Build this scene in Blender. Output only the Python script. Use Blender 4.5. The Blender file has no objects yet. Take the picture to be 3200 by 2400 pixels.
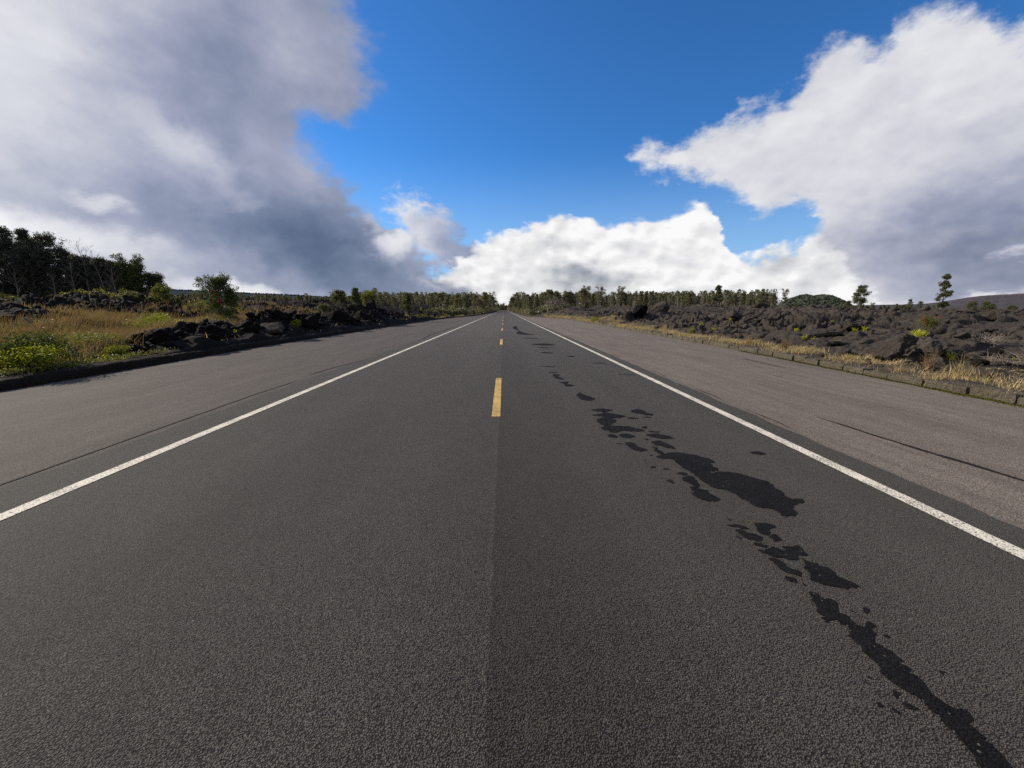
import bpy, math, random
import numpy as np
R = math.radians
scene = bpy.context.scene
col = scene.collection
rs = np.random.RandomState
# ------------------------------------------------------------------ helpers
def tag(o, label=None, cat=None, group=None, kind=None):
    if label: o['label'] = label
    if cat: o['category'] = cat
    if group: o['group'] = group
    if kind: o['kind'] = kind
    return o

def mesh_from(name, V, faces, mat=None, smooth=False):
    """faces: list of (m,k) int arrays"""
    V = np.asarray(V, dtype=np.float32)
    me = bpy.data.meshes.new(name)
    me.vertices.add(len(V)); me.vertices.foreach_set('co', V.ravel())
    faces = [np.asarray(f, dtype=np.int32) for f in faces if len(f)]
    li = np.concatenate([f.ravel() for f in faces])
    tot = np.concatenate([np.full(len(f), f.shape[1], np.int32) for f in faces])
    st = np.concatenate([[0], np.cumsum(tot)[:-1]]).astype(np.int32)
    me.loops.add(len(li)); me.loops.foreach_set('vertex_index', li)
    me.polygons.add(len(tot)); me.polygons.foreach_set('loop_start', st)
    me.polygons.foreach_set('loop_total', tot)
    if smooth: me.polygons.foreach_set('use_smooth', np.ones(len(tot), bool))
    me.update(calc_edges=True)
    if mat:
        me.materials.append(mat)
    return me

def obj(name, me, parent=None, loc=(0, 0, 0), rz=0.0, sc=1.0):
    o = bpy.data.objects.new(name, me)
    col.objects.link(o)
    if parent: o.parent = parent
    o.location = loc; o.rotation_euler = (0, 0, rz)
    o.scale = (sc, sc, sc) if not isinstance(sc, (tuple, list)) else sc
    return o

def structure(name, me, parent=None):
    o = obj(name, me, parent)
    if not parent: o['kind'] = 'structure'
    return o

def sstep(a, b, x):
    t = np.clip((x - a) / (b - a), 0, 1); return t * t * (3 - 2 * t)

def h2(ix, iy, s):
    n = (ix.astype(np.int64) * 374761393 + iy.astype(np.int64) * 668265263 + s * 1442695041) & 0xffffffff
    n = ((n ^ (n >> 13)) * 1274126177) & 0xffffffff
    n = (n ^ (n >> 16)) & 0xffffffff
    n = (n * 2246822519) & 0xffffffff
    n = n ^ (n >> 15)
    return (n & 0xffffff) / float(0x1000000)

def vnoise(x, y, s=0):
    ix = np.floor(x); iy = np.floor(y); fx = x - ix; fy = y - iy
    def g(dx, dy):
        a = h2(ix + dx, iy + dy, s) * 2 * math.pi
        return np.cos(a) * (fx - dx) + np.sin(a) * (fy - dy)
    u = fx ** 3 * (fx * (fx * 6 - 15) + 10); v = fy ** 3 * (fy * (fy * 6 - 15) + 10)
    return (g(0, 0) * (1 - u) + g(1, 0) * u) * (1 - v) + (g(0, 1) * (1 - u) + g(1, 1) * u) * v

def fbm(x, y, o=4, s=0, gain=.5):
    r = 0; a = 1.
    for k in range(o):
        r = r + a * vnoise(x * 2 ** k + 13.7 * k, y * 2 ** k - 7.3 * k, s + k); a *= gain
    return r * 1.4

def ridged(x, y, o=4, s=0):
    r = 0; a = 1.; w = 0
    for k in range(o):
        r = r + a * (1 - np.abs(vnoise(x * 2 ** k + 3.1 * k, y * 2 ** k + 9.2 * k, s + k)) * 2.6); w += a; a *= .5
    return r / w

def voro(x, y, s=0):
    ix = np.floor(x); iy = np.floor(y)
    f1 = np.full(x.shape, 9.); f2 = np.full(x.shape, 9.)
    cid = np.zeros(x.shape); dx1 = np.zeros(x.shape); dy1 = np.zeros(x.shape)
    for a in (-1, 0, 1):
        for b in (-1, 0, 1):
            cx = ix + a; cy = iy + b
            px = cx + h2(cx, cy, s); py = cy + h2(cx, cy, s + 17)
            d = np.hypot(px - x, py - y)
            m = d < f1
            f2 = np.where(m, f1, np.minimum(f2, d))
            cid = np.where(m, h2(cx, cy, s + 31), cid)
            dx1 = np.where(m, x - px, dx1); dy1 = np.where(m, y - py, dy1)
            f1 = np.where(m, d, f1)
    return f1, f2, cid, dx1, dy1

# ------------------------------------------------------------------ materials
class NT:
    def __init__(s, tree):
        s.t = tree; s.n = tree.nodes; s.l = tree.links
    def new(s, typ, **kw):
        n = s.n.new(typ)
        for k, v in kw.items():
            if k.startswith('i_'):
                n.inputs[k[2:].replace('_', ' ')].default_value = v
            else: setattr(n, k, v)
        return n
    def put(s, sock, v):
        if isinstance(v, bpy.types.NodeSocket): s.l.new(v, sock)
        elif v is not None: sock.default_value = v
    def m(s, op, a, b=None, c=None, clamp=False):
        n = s.n.new('ShaderNodeMath'); n.operation = op; n.use_clamp = clamp
        s.put(n.inputs[0], a); s.put(n.inputs[1], b); s.put(n.inputs[2], c)
        return n.outputs[0]
    def vm(s, op, a, b=None, sc=None):
        n = s.n.new('ShaderNodeVectorMath'); n.operation = op
        s.put(n.inputs[0], a); s.put(n.inputs[1], b)
        if sc is not None: s.put(n.inputs['Scale'], sc)
        return n.outputs['Value'] if op in ('LENGTH', 'DOT_PRODUCT') else n.outputs[0]
    def noise(s, vec, scale, detail=4, rough=.5, dist=0., out='Fac'):
        n = s.n.new('ShaderNodeTexNoise'); s.put(n.inputs['Vector'], vec)
        n.inputs['Scale'].default_value = scale; n.inputs['Detail'].default_value = detail
        n.inputs['Roughness'].default_value = rough; n.inputs['Distortion'].default_value = dist
        return n.outputs[out]
    def vor(s, vec, scale, feature='F1', out='Distance', rand=1.):
        n = s.n.new('ShaderNodeTexVoronoi'); n.feature = feature; s.put(n.inputs['Vector'], vec)
        n.inputs['Scale'].default_value = scale; n.inputs['Randomness'].default_value = rand
        return n.outputs[out]
    def mr(s, v, a, b, c, d, typ='LINEAR'):
        n = s.n.new('ShaderNodeMapRange'); n.interpolation_type = typ
        for i, q in enumerate((v, a, b, c, d)): s.put(n.inputs[i], q)
        return n.outputs[0]
    def mix(s, f, a, b, typ='MIX'):
        n = s.n.new('ShaderNodeMix'); n.data_type = 'RGBA'; n.blend_type = typ
        s.put(n.inputs[0], f)
        for q, v in ((6, a), (7, b)):
            if isinstance(v, (tuple, list)) and len(v) == 3: v = (*v, 1)
            s.put(n.inputs[q], v)
        return n.outputs[2]
    def ramp(s, v, stops, interp='LINEAR'):
        n = s.n.new('ShaderNodeValToRGB'); n.color_ramp.interpolation = interp
        e = n.color_ramp.elements
        while len(e) < len(stops): e.new(.5)
        for q, (p, c) in zip(e, stops):
            q.position = p; q.color = (*c, 1) if len(c) == 3 else c
        s.put(n.inputs[0], v); return n.outputs[0]

def material(name):
    m = bpy.data.materials.new(name); m.use_nodes = True
    t = NT(m.node_tree); b = t.n['Principled BSDF']
    return m, t, b

def pos(t):
    return t.new('ShaderNodeNewGeometry').outputs['Position']

def asphalt(name, stone, gap, vary=0, tint=None, grain=75., seam=False, streak=0., rough=.82, bumpd=.5, spec=.35):
    m, t, b = material(name); P = pos(t)
    w = t.vm('ADD', P, t.vm('SCALE', t.noise(P, 60, 2, out='Color'), sc=.003))
    d = t.vor(w, grain); c = t.vor(w, grain, out='Color')
    sep = t.new('ShaderNodeSeparateColor'); t.l.new(c, sep.inputs[0])
    d2 = t.vor(w, grain * .45)
    g = t.mr(d, .25, .62, 0, 1, 'SMOOTHSTEP')
    lum = t.mr(sep.outputs[0], 0, 1, .72, 1.3)
    base = t.mix(g, stone, gap)
    base = t.mix(1., base, t.mix(t.m('MULTIPLY', sep.outputs[1], .35), (1, 1, 1), (1.15, .93, .86)), 'MULTIPLY')
    vl = t.new('ShaderNodeCombineColor'); [t.l.new(lum, vl.inputs[i]) for i in range(3)]
    base = t.mix(1., base, vl.outputs[0], 'MULTIPLY')
    # the odd bright chip
    chip = t.mr(sep.outputs[2], .992, .997, 0, 1)
    base = t.mix(t.m('MULTIPLY', chip, .35), base, (.34, .31, .26))
    # broad wear
    mp = t.new('ShaderNodeMapping', vector_type='POINT'); t.l.new(P, mp.inputs[0]); mp.inputs['Scale'].default_value = (1, .16, 1)
    big = t.noise(mp.outputs[0], 1.3, 5, .6)
    med = t.noise(P, 2.2, 5, .65)
    k = t.m('ADD', t.mr(big, .3, .7, .84, 1.12), t.mr(med, .3, .7, -.09, .09))
    if streak:
        mp2 = t.new('ShaderNodeMapping'); t.l.new(P, mp2.inputs[0])
        mp2.inputs['Rotation'].default_value = (0, 0, R(streak)); mp2.inputs['Scale'].default_value = (3.5, .22, 1)
        st = t.noise(mp2.outputs[0], 1.6, 6, .7)
        k = t.m('ADD', k, t.mr(st, .35, .68, -.15, .13))
    sx = t.new('ShaderNodeSeparateXYZ'); t.l.new(P, sx.inputs[0])
    if seam:
        wob = t.m('MULTIPLY', t.m('SUBTRACT', t.noise(P, 9, 3), .5), .05)
        xx = t.m('ADD', t.m('ADD', sx.outputs[0], .03), wob)
        right = t.mr(xx, -.05, -.035, 1.05, .95)
        near = t.mr(t.m('ABSOLUTE', t.m('ADD', xx, .02)), 0, 1.1, .74, 1.0)
        near = t.mix(t.mr(xx, -.045, -.038, 0, 1), (1.03, 1.03, 1.03), near)
        near = t.mix(1., near, t.mr(t.m('ABSOLUTE', t.m('ADD', xx, .055)), .0, .02, 1.18, 1.), 'MULTIPLY')
        k = t.m('MULTIPLY', k, t.m('MULTIPLY', right, near))
        # paler wheel tracks
        for cx in (-2.7, -1.0, 1.0, 2.5):
            a = t.m('ABSOLUTE', t.m('SUBTRACT', sx.outputs[0], cx))
            k = t.m('MULTIPLY', k, t.mr(a, 0, .6, 1.08, 1., 'SMOOTHSTEP'))
    vk = t.new('ShaderNodeCombineColor'); [t.l.new(k, vk.inputs[i]) for i in range(3)]
    base = t.mix(1., base, vk.outputs[0], 'MULTIPLY')
    if vary: base = t.mix(t.mr(t.noise(P, 5., 6, .7), .42, .68, 0, vary), base, (.055, .051, .045))
    # scattered small dark blots
    if seam:
        bl = t.noise(t.vm('MULTIPLY', P, (1, .5, 1)), 1.15, 9, .72, .3)
        base = t.mix(t.mr(bl, .63, .68, 0, .35), base, gap)
    t.l.new(base, b.inputs['Base Color'])
    b.inputs['Roughness'].default_value = rough
    b.inputs['Specular IOR Level'].default_value = spec
    if seam: b.inputs['Sheen Weight'].default_value = .085; b.inputs['Sheen Roughness'].default_value = .45; b.inputs['Sheen Tint'].default_value = (.95, .88, .76, 1)
    hgt = t.m('SUBTRACT', t.m('MULTIPLY', t.m('SUBTRACT', 1., d), 1.), t.m('MULTIPLY', d2, .5))
    bp = t.new('ShaderNodeBump'); bp.inputs['Strength'].default_value = bumpd; bp.inputs['Distance'].default_value = .006
    t.l.new(hgt, bp.inputs['Height']); t.l.new(bp.outputs[0], b.inputs['Normal'])
    return m

def paint(name, colr, wear, under):
    m, t, b = material(name); P = pos(t)
    d = t.vor(P, 75.); n = t.noise(P, 3.5, 5, .6); n2 = t.noise(P, 180, 2, .6)
    worn = t.mr(t.m('ADD', t.m('MULTIPLY', d, .9), t.m('ADD', t.m('MULTIPLY', n, .7), t.m('MULTIPLY', n2, .5))), wear, wear + .18, 0, 1)
    c = t.mix(t.mr(n, .3, .7, 0, .35), colr, tuple(q * .72 for q in colr))
    c = t.mix(worn, c, under)
    t.l.new(c, b.inputs['Base Color']); b.inputs['Roughness'].default_value = .75
    b.inputs['Specular IOR Level'].default_value = .25
    bp = t.new('ShaderNodeBump'); bp.inputs['Strength'].default_value = .55; bp.inputs['Distance'].default_value = .005
    t.l.new(t.m('SUBTRACT', 1., d), bp.inputs['Height']); t.l.new(bp.outputs[0], b.inputs['Normal'])
    return m

def rock(name, c1, c2, c3, sc=1., bump=1., slope=True):
    m, t, b = material(name)
    tc = t.new('ShaderNodeNewGeometry'); P = tc.outputs['Position']
    n1 = t.noise(P, .55 * sc, 6, .65, .6); n2 = t.noise(P, 7 * sc, 6, .7); n3 = t.noise(P, 38 * sc, 4, .7)
    c = t.mix(t.mr(n1, .35, .65, 0, 1), c1, c2)
    c = t.mix(t.mr(n2, .52, .68, 0, .8), c, c3)
    c = t.mix(t.mr(n3, .3, .7, 0, .55), c, tuple(q * .35 for q in c1))
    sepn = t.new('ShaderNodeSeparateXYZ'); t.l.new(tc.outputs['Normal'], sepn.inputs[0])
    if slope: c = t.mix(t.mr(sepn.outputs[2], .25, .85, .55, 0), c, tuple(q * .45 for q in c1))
    t.l.new(c, b.inputs['Base Color']); b.inputs['Roughness'].default_value = .9
    b.inputs['Specular IOR Level'].default_value = .08
    v = t.vor(t.vm('ADD', P, t.vm('SCALE', t.noise(P, 4, 3, out='Color'), sc=.25)), 5.5 * sc, 'DISTANCE_TO_EDGE')
    h = t.m('ADD', t.m('MULTIPLY', n2, .11), t.m('MULTIPLY', n3, .03))
    h = t.m('ADD', h, t.m('MULTIPLY', t.mr(v, 0, .12, 0, 1), .02))
    bp = t.new('ShaderNodeBump'); bp.inputs['Strength'].default_value = .9 * bump; bp.inputs['Distance'].default_value = 1.
    t.l.new(h, bp.inputs['Height']); t.l.new(bp.outputs[0], b.inputs['Normal'])
    return m

def leafmat(name, a, bcol, tr=.35, rough=.55, spec=.35, hue=.0):
    m, t, b = material(name)
    g = t.new('ShaderNodeNewGeometry'); oi = t.new('ShaderNodeObjectInfo')
    f = g.outputs['Random Per Island']
    c = t.mix(f, a, bcol)
    c = t.mix(t.mr(oi.outputs['Random'], 0, 1, 0, .5), c, t.mix(1., c, (1.25, 1.0, .7) if hue else (.75, .85, .8), 'MULTIPLY'))
    n = t.noise(g.outputs['Position'], 1.6, 2)
    c = t.mix(1., c, t.mix(n, (.5, .5, .5), (1.5, 1.5, 1.5)), 'MULTIPLY')
    t.l.new(c, b.inputs['Base Color']); b.inputs['Roughness'].default_value = rough
    b.inputs['Specular IOR Level'].default_value = spec
    tl = t.new('ShaderNodeBsdfTranslucent'); t.l.new(t.mix(1., c, (1.3, 1.35, .7), 'MULTIPLY'), tl.inputs[0])
    ms = t.new('ShaderNodeMixShader'); ms.inputs[0].default_value = tr
    t.l.new(b.outputs[0], ms.inputs[1]); t.l.new(tl.outputs[0], ms.inputs[2])
    t.l.new(ms.outputs[0], t.n['Material Output'].inputs[0])
    return m

def bark(name, a, bb):
    m, t, b = material(name); P = pos(t)
    t.l.new(t.mix(t.noise(P, 6, 4, .7), a, bb), b.inputs['Base Color']); b.inputs['Roughness'].default_value = .9
    return m

M = {}
M['road'] = asphalt('road_asphalt', (.110, .102, .087), (.014, .013, .012), seam=True, grain=155, bumpd=.85, spec=.2, rough=.85)
M['shoulder_l'] = asphalt('old_red_asphalt', (.152, .132, .112), (.058, .050, .043), grain=100, streak=-70, bumpd=.6, spec=.25, rough=.9)
M['shoulder_r'] = asphalt('old_grey_asphalt', (.275, .237, .191), (.125, .107, .086), grain=100, streak=-76, bumpd=.6, spec=.25, rough=.9)
M['stain'] = asphalt('stained_asphalt', (.016, .015, .016), (.005, .005, .005), vary=.12, grain=118, bumpd=.6, rough=.85, spec=.10)
M['tar'] = asphalt('tar_seal', (.030, .027, .024), (.014, .013, .012), grain=120, bumpd=.35, spec=.1)
M['white'] = paint('white_paint', (.86, .79, .63), 1.11, (.16, .15, .13))
M['yellow'] = paint('yellow_paint', (.74, .49, .14), 1.08, (.2, .16, .08))
M['lava'] = rock('lava_rock', (.105, .088, .072), (.070, .062, .055), (.150, .118, .090))
M['lava_dark'] = rock('dark_lava_rock', (.015, .013, .012), (.010, .009, .008), (.030, .025, .021))  # darker lava copy; the left ridge's backlit shade is in this colour
M['lava_grey'] = rock('grey_lava_rock', (.17, .148, .122), (.11, .096, .080), (.21, .175, .135), sc=2.)
M['kerb_stone'] = rock('kerb_stone', (.21, .185, .14), (.13, .113, .085), (.29, .25, .185), sc=2., slope=False)
M['kerb_dark'] = rock('dark_kerb', (.042, .034, .026), (.025, .021, .018), (.075, .058, .042), sc=2.)
M['leaf_dark'] = leafmat('ohia_leaf', (.045, .058, .018), (.10, .115, .045), spec=.12, rough=.7)
M['leaf_forest'] = leafmat('forest_leaf', (.080, .086, .050), (.175, .172, .115), hue=1)
M['leaf_shade'] = leafmat('shaded_leaf', (.038, .041, .028), (.090, .088, .062), tr=.28)  # the grove's backlit shade is part of this leaf colour
M['leaf_olive'] = leafmat('olive_leaf', (.07, .08, .03), (.14, .14, .06))
M['leaf_bright'] = leafmat('bright_leaf', (.14, .155, .010), (.30, .30, .025), tr=.45)
M['leaf_mid'] = leafmat('mid_leaf', (.095, .10, .02), (.21, .20, .055), tr=.4)
M['leaf_yellow'] = leafmat('yellow_fern', (.38, .38, .02), (.55, .52, .05), tr=.4)
M['grass_brown'] = leafmat('brown_grass', (.14, .088, .052), (.32, .215, .125), tr=.3, spec=.1)
M['grass_gold'] = leafmat('gold_grass', (.38, .26, .13), (.60, .48, .29), tr=.3, spec=.1)
M['grass_green'] = leafmat('green_grass', (.16, .18, .03), (.32, .30, .07), tr=.35, spec=.1)
M['moss'] = leafmat('moss', (.06, .065, .008), (.12, .11, .015), tr=.1, spec=.1)
M['twig'] = bark('grey_twig', (.20, .165, .13), (.36, .30, .24))
M['bark'] = bark('grey_bark', (.18, .16, .13), (.38, .35, .30))
M['bark_shade'] = bark('shaded_bark', (.10, .085, .07), (.19, .165, .14))  # darker bark copy with the grove's shade in the colour
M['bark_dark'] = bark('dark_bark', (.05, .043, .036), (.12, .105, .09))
M['flower'] = leafmat('red_blossom', (.34, .03, .02), (.52, .08, .05), tr=.2)

# ------------------------------------------------------------------ camera
cam = bpy.data.cameras.new('camera'); co = bpy.data.objects.new('camera', cam); col.objects.link(co)
cam.sensor_width = 36; cam.lens = 36 * 1295 / 3200.
cam.clip_start = .05; cam.clip_end = 30000
co.location = (0, 0, 1.5); co.rotation_euler = (math.pi / 2 - math.atan(233 / 1295.), 0, -math.atan(26 / 1316.))
scene.camera = co
scene.cycles.use_denoising = False
scene.cycles.max_bounces = 4; scene.cycles.diffuse_bounces = 2; scene.cycles.glossy_bounces = 2; scene.cycles.transmission_bounces = 2
scene.cycles.caustics_reflective = False; scene.cycles.caustics_refractive = False
scene.view_settings.view_transform = 'Standard'; scene.view_settings.look = 'None'
scene.view_settings.exposure = 0; scene.view_settings.gamma = 1

# ------------------------------------------------------------------ sun
SUN_AZ, SUN_EL = -66., 28.
sl = bpy.data.lights.new('sun', 'SUN'); sl.energy = 5.0; sl.angle = R(.55); sl.color = (1, .90, .76)
so = bpy.data.objects.new('sun', sl); col.objects.link(so)
so.rotation_euler = (R(90 - SUN_EL), 0, R(-SUN_AZ) + math.pi)
SD = (math.sin(R(SUN_AZ)) * math.cos(R(SUN_EL)), math.cos(R(SUN_AZ)) * math.cos(R(SUN_EL)), math.sin(R(SUN_EL)))
from mathutils import Vector
so.rotation_euler = Vector(SD).to_track_quat('Z', 'Y').to_euler()

# ------------------------------------------------------------------ world
world = bpy.data.worlds.new('World'); scene.world = world; world.use_nodes = True
t = NT(world.node_tree); bg = t.n['Background']
sky = t.new('ShaderNodeTexSky', sky_type='NISHITA'); sky.sun_disc = False
sky.sun_elevation = R(SUN_EL); sky.sun_rotation = R(SUN_AZ); sky.altitude = 1100
sky.air_density = 1.0; sky.dust_density = .3; sky.ozone_density = 2.2
dirv = t.vm('NORMALIZE', t.new('ShaderNodeTexCoord').outputs['Generated'])

def field(t, D):
    """cloud field in degrees of azimuth / elevation; returns densities of the cloud banks"""
    s = t.new('ShaderNodeSeparateXYZ'); t.l.new(D, s.inputs[0])
    az = t.m('MULTIPLY', t.m('ARCTAN2', s.outputs[0], s.outputs[1]), 57.29578)
    el = t.m('MULTIPLY', t.m('ARCSINE', s.outputs[2]), 57.29578)
    return az, el

def curve(t, v, pts, lo, hi, ylo, yhi):
    u = t.mr(v, lo, hi, 0, 1)
    n = t.new('ShaderNodeFloatCurve'); c = n.mapping.curves[0]
    P = [((a - lo) / (hi - lo), (b - ylo) / (yhi - ylo)) for a, b in pts]
    c.points[0].location = P[0]; c.points[1].location = P[-1]
    for p in P[1:-1]: c.points.new(*p)
    for p in c.points: p.handle_type = 'AUTO_CLAMPED'
    n.mapping.update(); t.l.new(u, n.inputs['Value'])
    return t.mr(n.outputs[0], 0, 1, ylo, yhi)

def ell(t, az, el, a0, e0, ra, re, rot=0., lo=1., hi=0.):
    x = t.m('SUBTRACT', az, a0); y = t.m('SUBTRACT', el, e0); c, s_ = math.cos(R(rot)), math.sin(R(rot))
    u = t.m('DIVIDE', t.m('ADD', t.m('MULTIPLY', x, c), t.m('MULTIPLY', y, s_)), ra)
    v = t.m('DIVIDE', t.m('SUBTRACT', t.m('MULTIPLY', y, c), t.m('MULTIPLY', x, s_)), re)
    d = t.m('SQRT', t.m('ADD', t.m('MULTIPLY', u, u), t.m('MULTIPLY', v, v)))
    return d

az0, el0 = field(t, dirv)
# domain warp
DS = t.vm('MULTIPLY', dirv, (1, 1, 1.6))
w1 = t.new('ShaderNodeSeparateColor'); t.l.new(t.noise(DS, 4.2, 5, .55, out='Color'), w1.inputs[0])
w2 = t.new('ShaderNodeSeparateColor'); t.l.new(t.noise(DS, 17., 6, .62, out='Color'), w2.inputs[0])
def off(k, a, b_):
    return t.m('ADD', t.m('MULTIPLY', t.m('SUBTRACT', w1.outputs[k], .5), a), t.m('MULTIPLY', t.m('SUBTRACT', w2.outputs[k], .5), b_))
az = t.m('ADD', az0, off(0, 9, 4.2)); el = t.m('ADD', el0, off(1, 6, 3.6))
azs = t.m('ADD', az0, off(0, 3.5, 3.6)); els = t.m('ADD', el0, off(1, 2.6, 3.2))
det = t.m('SUBTRACT', t.noise(DS, 26., 8, .64), .5)
# billows
bil = t.vor(t.vm('ADD', DS, t.vm('SCALE', t.noise(DS, 14, 3, out='Color'), sc=.06)), 15., 'SMOOTH_F1')
bilf = t.m('SUBTRACT', .45, bil)
bil2 = t.vor(t.vm('ADD', DS, t.vm('SCALE', t.noise(DS, 30, 3, out='Color'), sc=.03)), 38., 'SMOOTH_F1')
bilf2 = t.m('SUBTRACT', .45, bil2)
def billow(V): 
    a = t.vor(t.vm('ADD', V, t.vm('SCALE', t.noise(V, 14, 3, out='Color'), sc=.06)), 15., 'SMOOTH_F1')
    b_ = t.vor(t.vm('ADD', V, t.vm('SCALE', t.noise(V, 30, 3, out='Color'), sc=.03)), 38., 'SMOOTH_F1')
    return t.m('ADD', a, t.m('MULTIPLY', b_, .5))
lit = t.m('SUBTRACT', billow(t.vm('ADD', DS, (-.012, 0, .022))), billow(DS))
# left bank
e1 = curve(t, el, [(-5, 1), (1.2, -2), (2.6, -4.6), (4.5, -7.4), (7.5, -9.6), (10.0, -11.6), (12.0, -16.8), (15, -18.8), (18, -20.4), (20.5, -19.5), (22.5, -16.8), (25, -15.0), (28, -15.8), (32, -17.0), (50, -24)], -5, 50, -30, 0)
F1 = t.m('ADD', t.m('SUBTRACT', e1, az), t.m('MULTIPLY', det, 5.5))
F1 = t.m('SUBTRACT', F1, t.mr(ell(t, azs, els, -23.5, 19.8, 4.6, 3.0), 0, 1, 2.2, 0))
F1 = t.m('SUBTRACT', F1, t.mr(ell(t, azs, els, -24.5, 17.2, 3.4, 2.2, -40), 0, 1, 1.8, 0))
d1 = t.mr(F1, -1.2, t.mr(el0, 8, 24, 2.6, 5.2), 0, 1, 'SMOOTHERSTEP')
# middle cumulus
c3 = curve(t, azs, [(-30, -2), (-14, .8), (-9.5, 3.8), (-6, 6.6), (-1.7, 9.4), (5, 11.6), (11.5, 11.7), (18.4, 11.5), (21.4, 12.2), (23.6, 12.7), (25.0, 12.4), (26.2, 11.2), (27.6, 8.4), (30.5, 6.2), (35, 7.0), (40, 8.2), (60, 8)], -30, 60, -4, 16)
F3 = t.m('ADD', t.m('SUBTRACT', c3, els), t.m('ADD', t.m('MULTIPLY', bilf, 2.2), t.m('MULTIPLY', bilf2, 1.5)))
d3 = t.mr(F3, -.1, 1.1, 0, 1, 'SMOOTHSTEP')
# right bank
c4u = curve(t, azs, [(10, 12), (14.6, 17.2), (15.8, 18.4), (20.6, 19.3), (27.8, 20.9), (32, 22), (33.8, 24.0), (37, 25.2), (39.3, 23.8), (41, 25.2), (45.3, 24.6), (48.5, 22), (60, 24), (80, 30)], 10, 80, 5, 40)
c4l = curve(t, azs, [(10, 24), (14.6, 19), (15.8, 17.9), (18.1, 16.4), (26, 14.0), (28.5, 12), (30.6, 10.2), (32, 10), (34.5, 10.8), (36.5, 8.1), (38.5, 4.6), (41, 1), (46, -5), (80, -5)], 10, 80, -6, 26)
F4 = t.m('MINIMUM', t.m('SUBTRACT', c4u, els), t.m('SUBTRACT', els, c4l))
F4 = t.m('ADD', F4, t.m('ADD', t.m('MULTIPLY', bilf, 1.0), t.m('ADD', t.m('MULTIPLY', bilf2, .6), t.m('MULTIPLY', det, 4.6))))
d4 = t.mr(F4, -.5, 2.0, 0, 1, 'SMOOTHSTEP')
# drifting scraps
sA = ell(t, azs, els, -9.0, 9.8, 7.0, 3.0, -42)
sB = ell(t, azs, els, -6.5, 7.4, 7.5, 2.4, -22)
sC = ell(t, azs, els, -9.6, 12.9, 3.8, 1.0, -10)
FS = t.m('MINIMUM', sA, t.m('MINIMUM', sB, t.m('ADD', sC, .25)))
FS = t.m('SUBTRACT', FS, t.m('ADD', t.m('MULTIPLY', bilf, .55), t.m('MULTIPLY', det, 1.5)))
dS = t.mr(FS, .40, 1.15, 1, 0, 'SMOOTHSTEP')

def add_l(base, parts):
    for (a0, e0, ra, re, rot, amt) in parts:
        base = t.m('ADD', base, t.mr(ell(t, az, el, a0, e0, ra, re, rot), 0, 1, amt, 0, 'SMOOTHERSTEP'))
    return base
cl = t.noise(t.vm('MULTIPLY', dirv, (1, 1, 1.3)), 2.6, 5, .5, .3)
cl2 = t.noise(t.vm('MULTIPLY', dirv, (1, 1, 1.3)), 8., 6, .55, .4)
cl3 = t.noise(DS, 21., 5, .6, .2)
n_soft = t.m('ADD', t.mr(cl, .3, .7, -.09, .09), t.mr(cl2, .3, .7, -.05, .05))
n_fine = t.m('ADD', t.mr(cl2, .3, .7, -.10, .10), t.mr(cl3, .3, .7, -.05, .05))
L1 = add_l(t.m('ADD', .50, t.m('ADD', n_soft, t.mr(cl3, .3, .7, -.02, .02))), [(-54, 22, 26, 26, 0, .40), (-36, 34, 18, 10, 0, .12), (-49, 6.4, 22, 3.4, -6, .38), (-32, 1.5, 13, 2.2, -10, .46),
    (-48, 1.5, 11, 3.2, 0, .20), (-42, 9.9, 3.6, 1.5, 0, .20), (-26, 9, 17, 9, -12, -.20), (-20, 6, 15, 8, -20, -.22), (-19, 14, 6, 5, 30, -.10), (-34.5, 14.6, 5.5, 3.0, -42, .13), (-37, 17, 4, 4, 0, .08), (-31, 12, 3, 1.4, 20, .09),
    (-14.4, 8.4, 5.2, 3.6, 50, .38), (-17.4, 10.4, 2.2, 1.4, 60, .16), (-10, 3.6, 3, 1.2, -20, .12), (-17, 25, 7, 7, 0, -.05), (-25, 28, 5, 6, 0, .08)])
L3 = add_l(t.m('ADD', .94, t.m('ADD', t.m('MULTIPLY', lit, .34), t.m('MULTIPLY', n_fine, .85))), [(10, 4.4, 11, 3.8, 0, -.36), (12, 2.5, 5, 2.5, 0, -.12), (2, 1.5, 6, 2.4, 0, -.14), (7, 8.2, 6, 1.6, 8, -.12), (16, 9.0, 5, 1.4, 0, -.08), (-8, 2.5, 7, 3.4, 0, -.30), (22, 1.4, 20, 1.8, 0, -.22), (34, 5.2, 6, 1.4, 0, -.12), (24, 11.0, 4, 2.0, 0, .10)])
L4 = add_l(t.m('ADD', .83, t.m('ADD', t.m('MULTIPLY', n_soft, .8), t.m('ADD', t.m('MULTIPLY', lit, .10), t.mr(cl3, .3, .7, -.03, .03)))), [(52, 5, 21, 11, 0, -.46), (47, 13, 12, 7, 0, -.10), (33, 19, 9, 4, 30, .08), (44, 22, 9, 6, 0, .05), (50, 5.4, 2.5, .8, 0, .22), (48, .9, 10, 1.1, 0, .30), (20, 17, 8, 1.8, 10, .06)])
LS = t.m('ADD', .60, t.m('ADD', t.m('MULTIPLY', n_fine, 1.), t.mr(t.m('ADD', az, t.m('MULTIPLY', el, -.5)), -18, -6, .22, -.24)))
stops = [(0, (.055, .085, .150)), (.2, (.105, .140, .225)), (.38, (.205, .240, .345)), (.55, (.375, .395, .505)), (.75, (.65, .655, .705)), (.9, (.81, .81, .835)), (1, (.93, .93, .93))]
warm = [(0, (.055, .075, .115)), (.2, (.10, .125, .175)), (.38, (.22, .25, .31)), (.55, (.40, .425, .475)), (.75, (.66, .67, .69)), (.9, (.83, .83, .84)), (1, (.96, .96, .96))]
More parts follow.
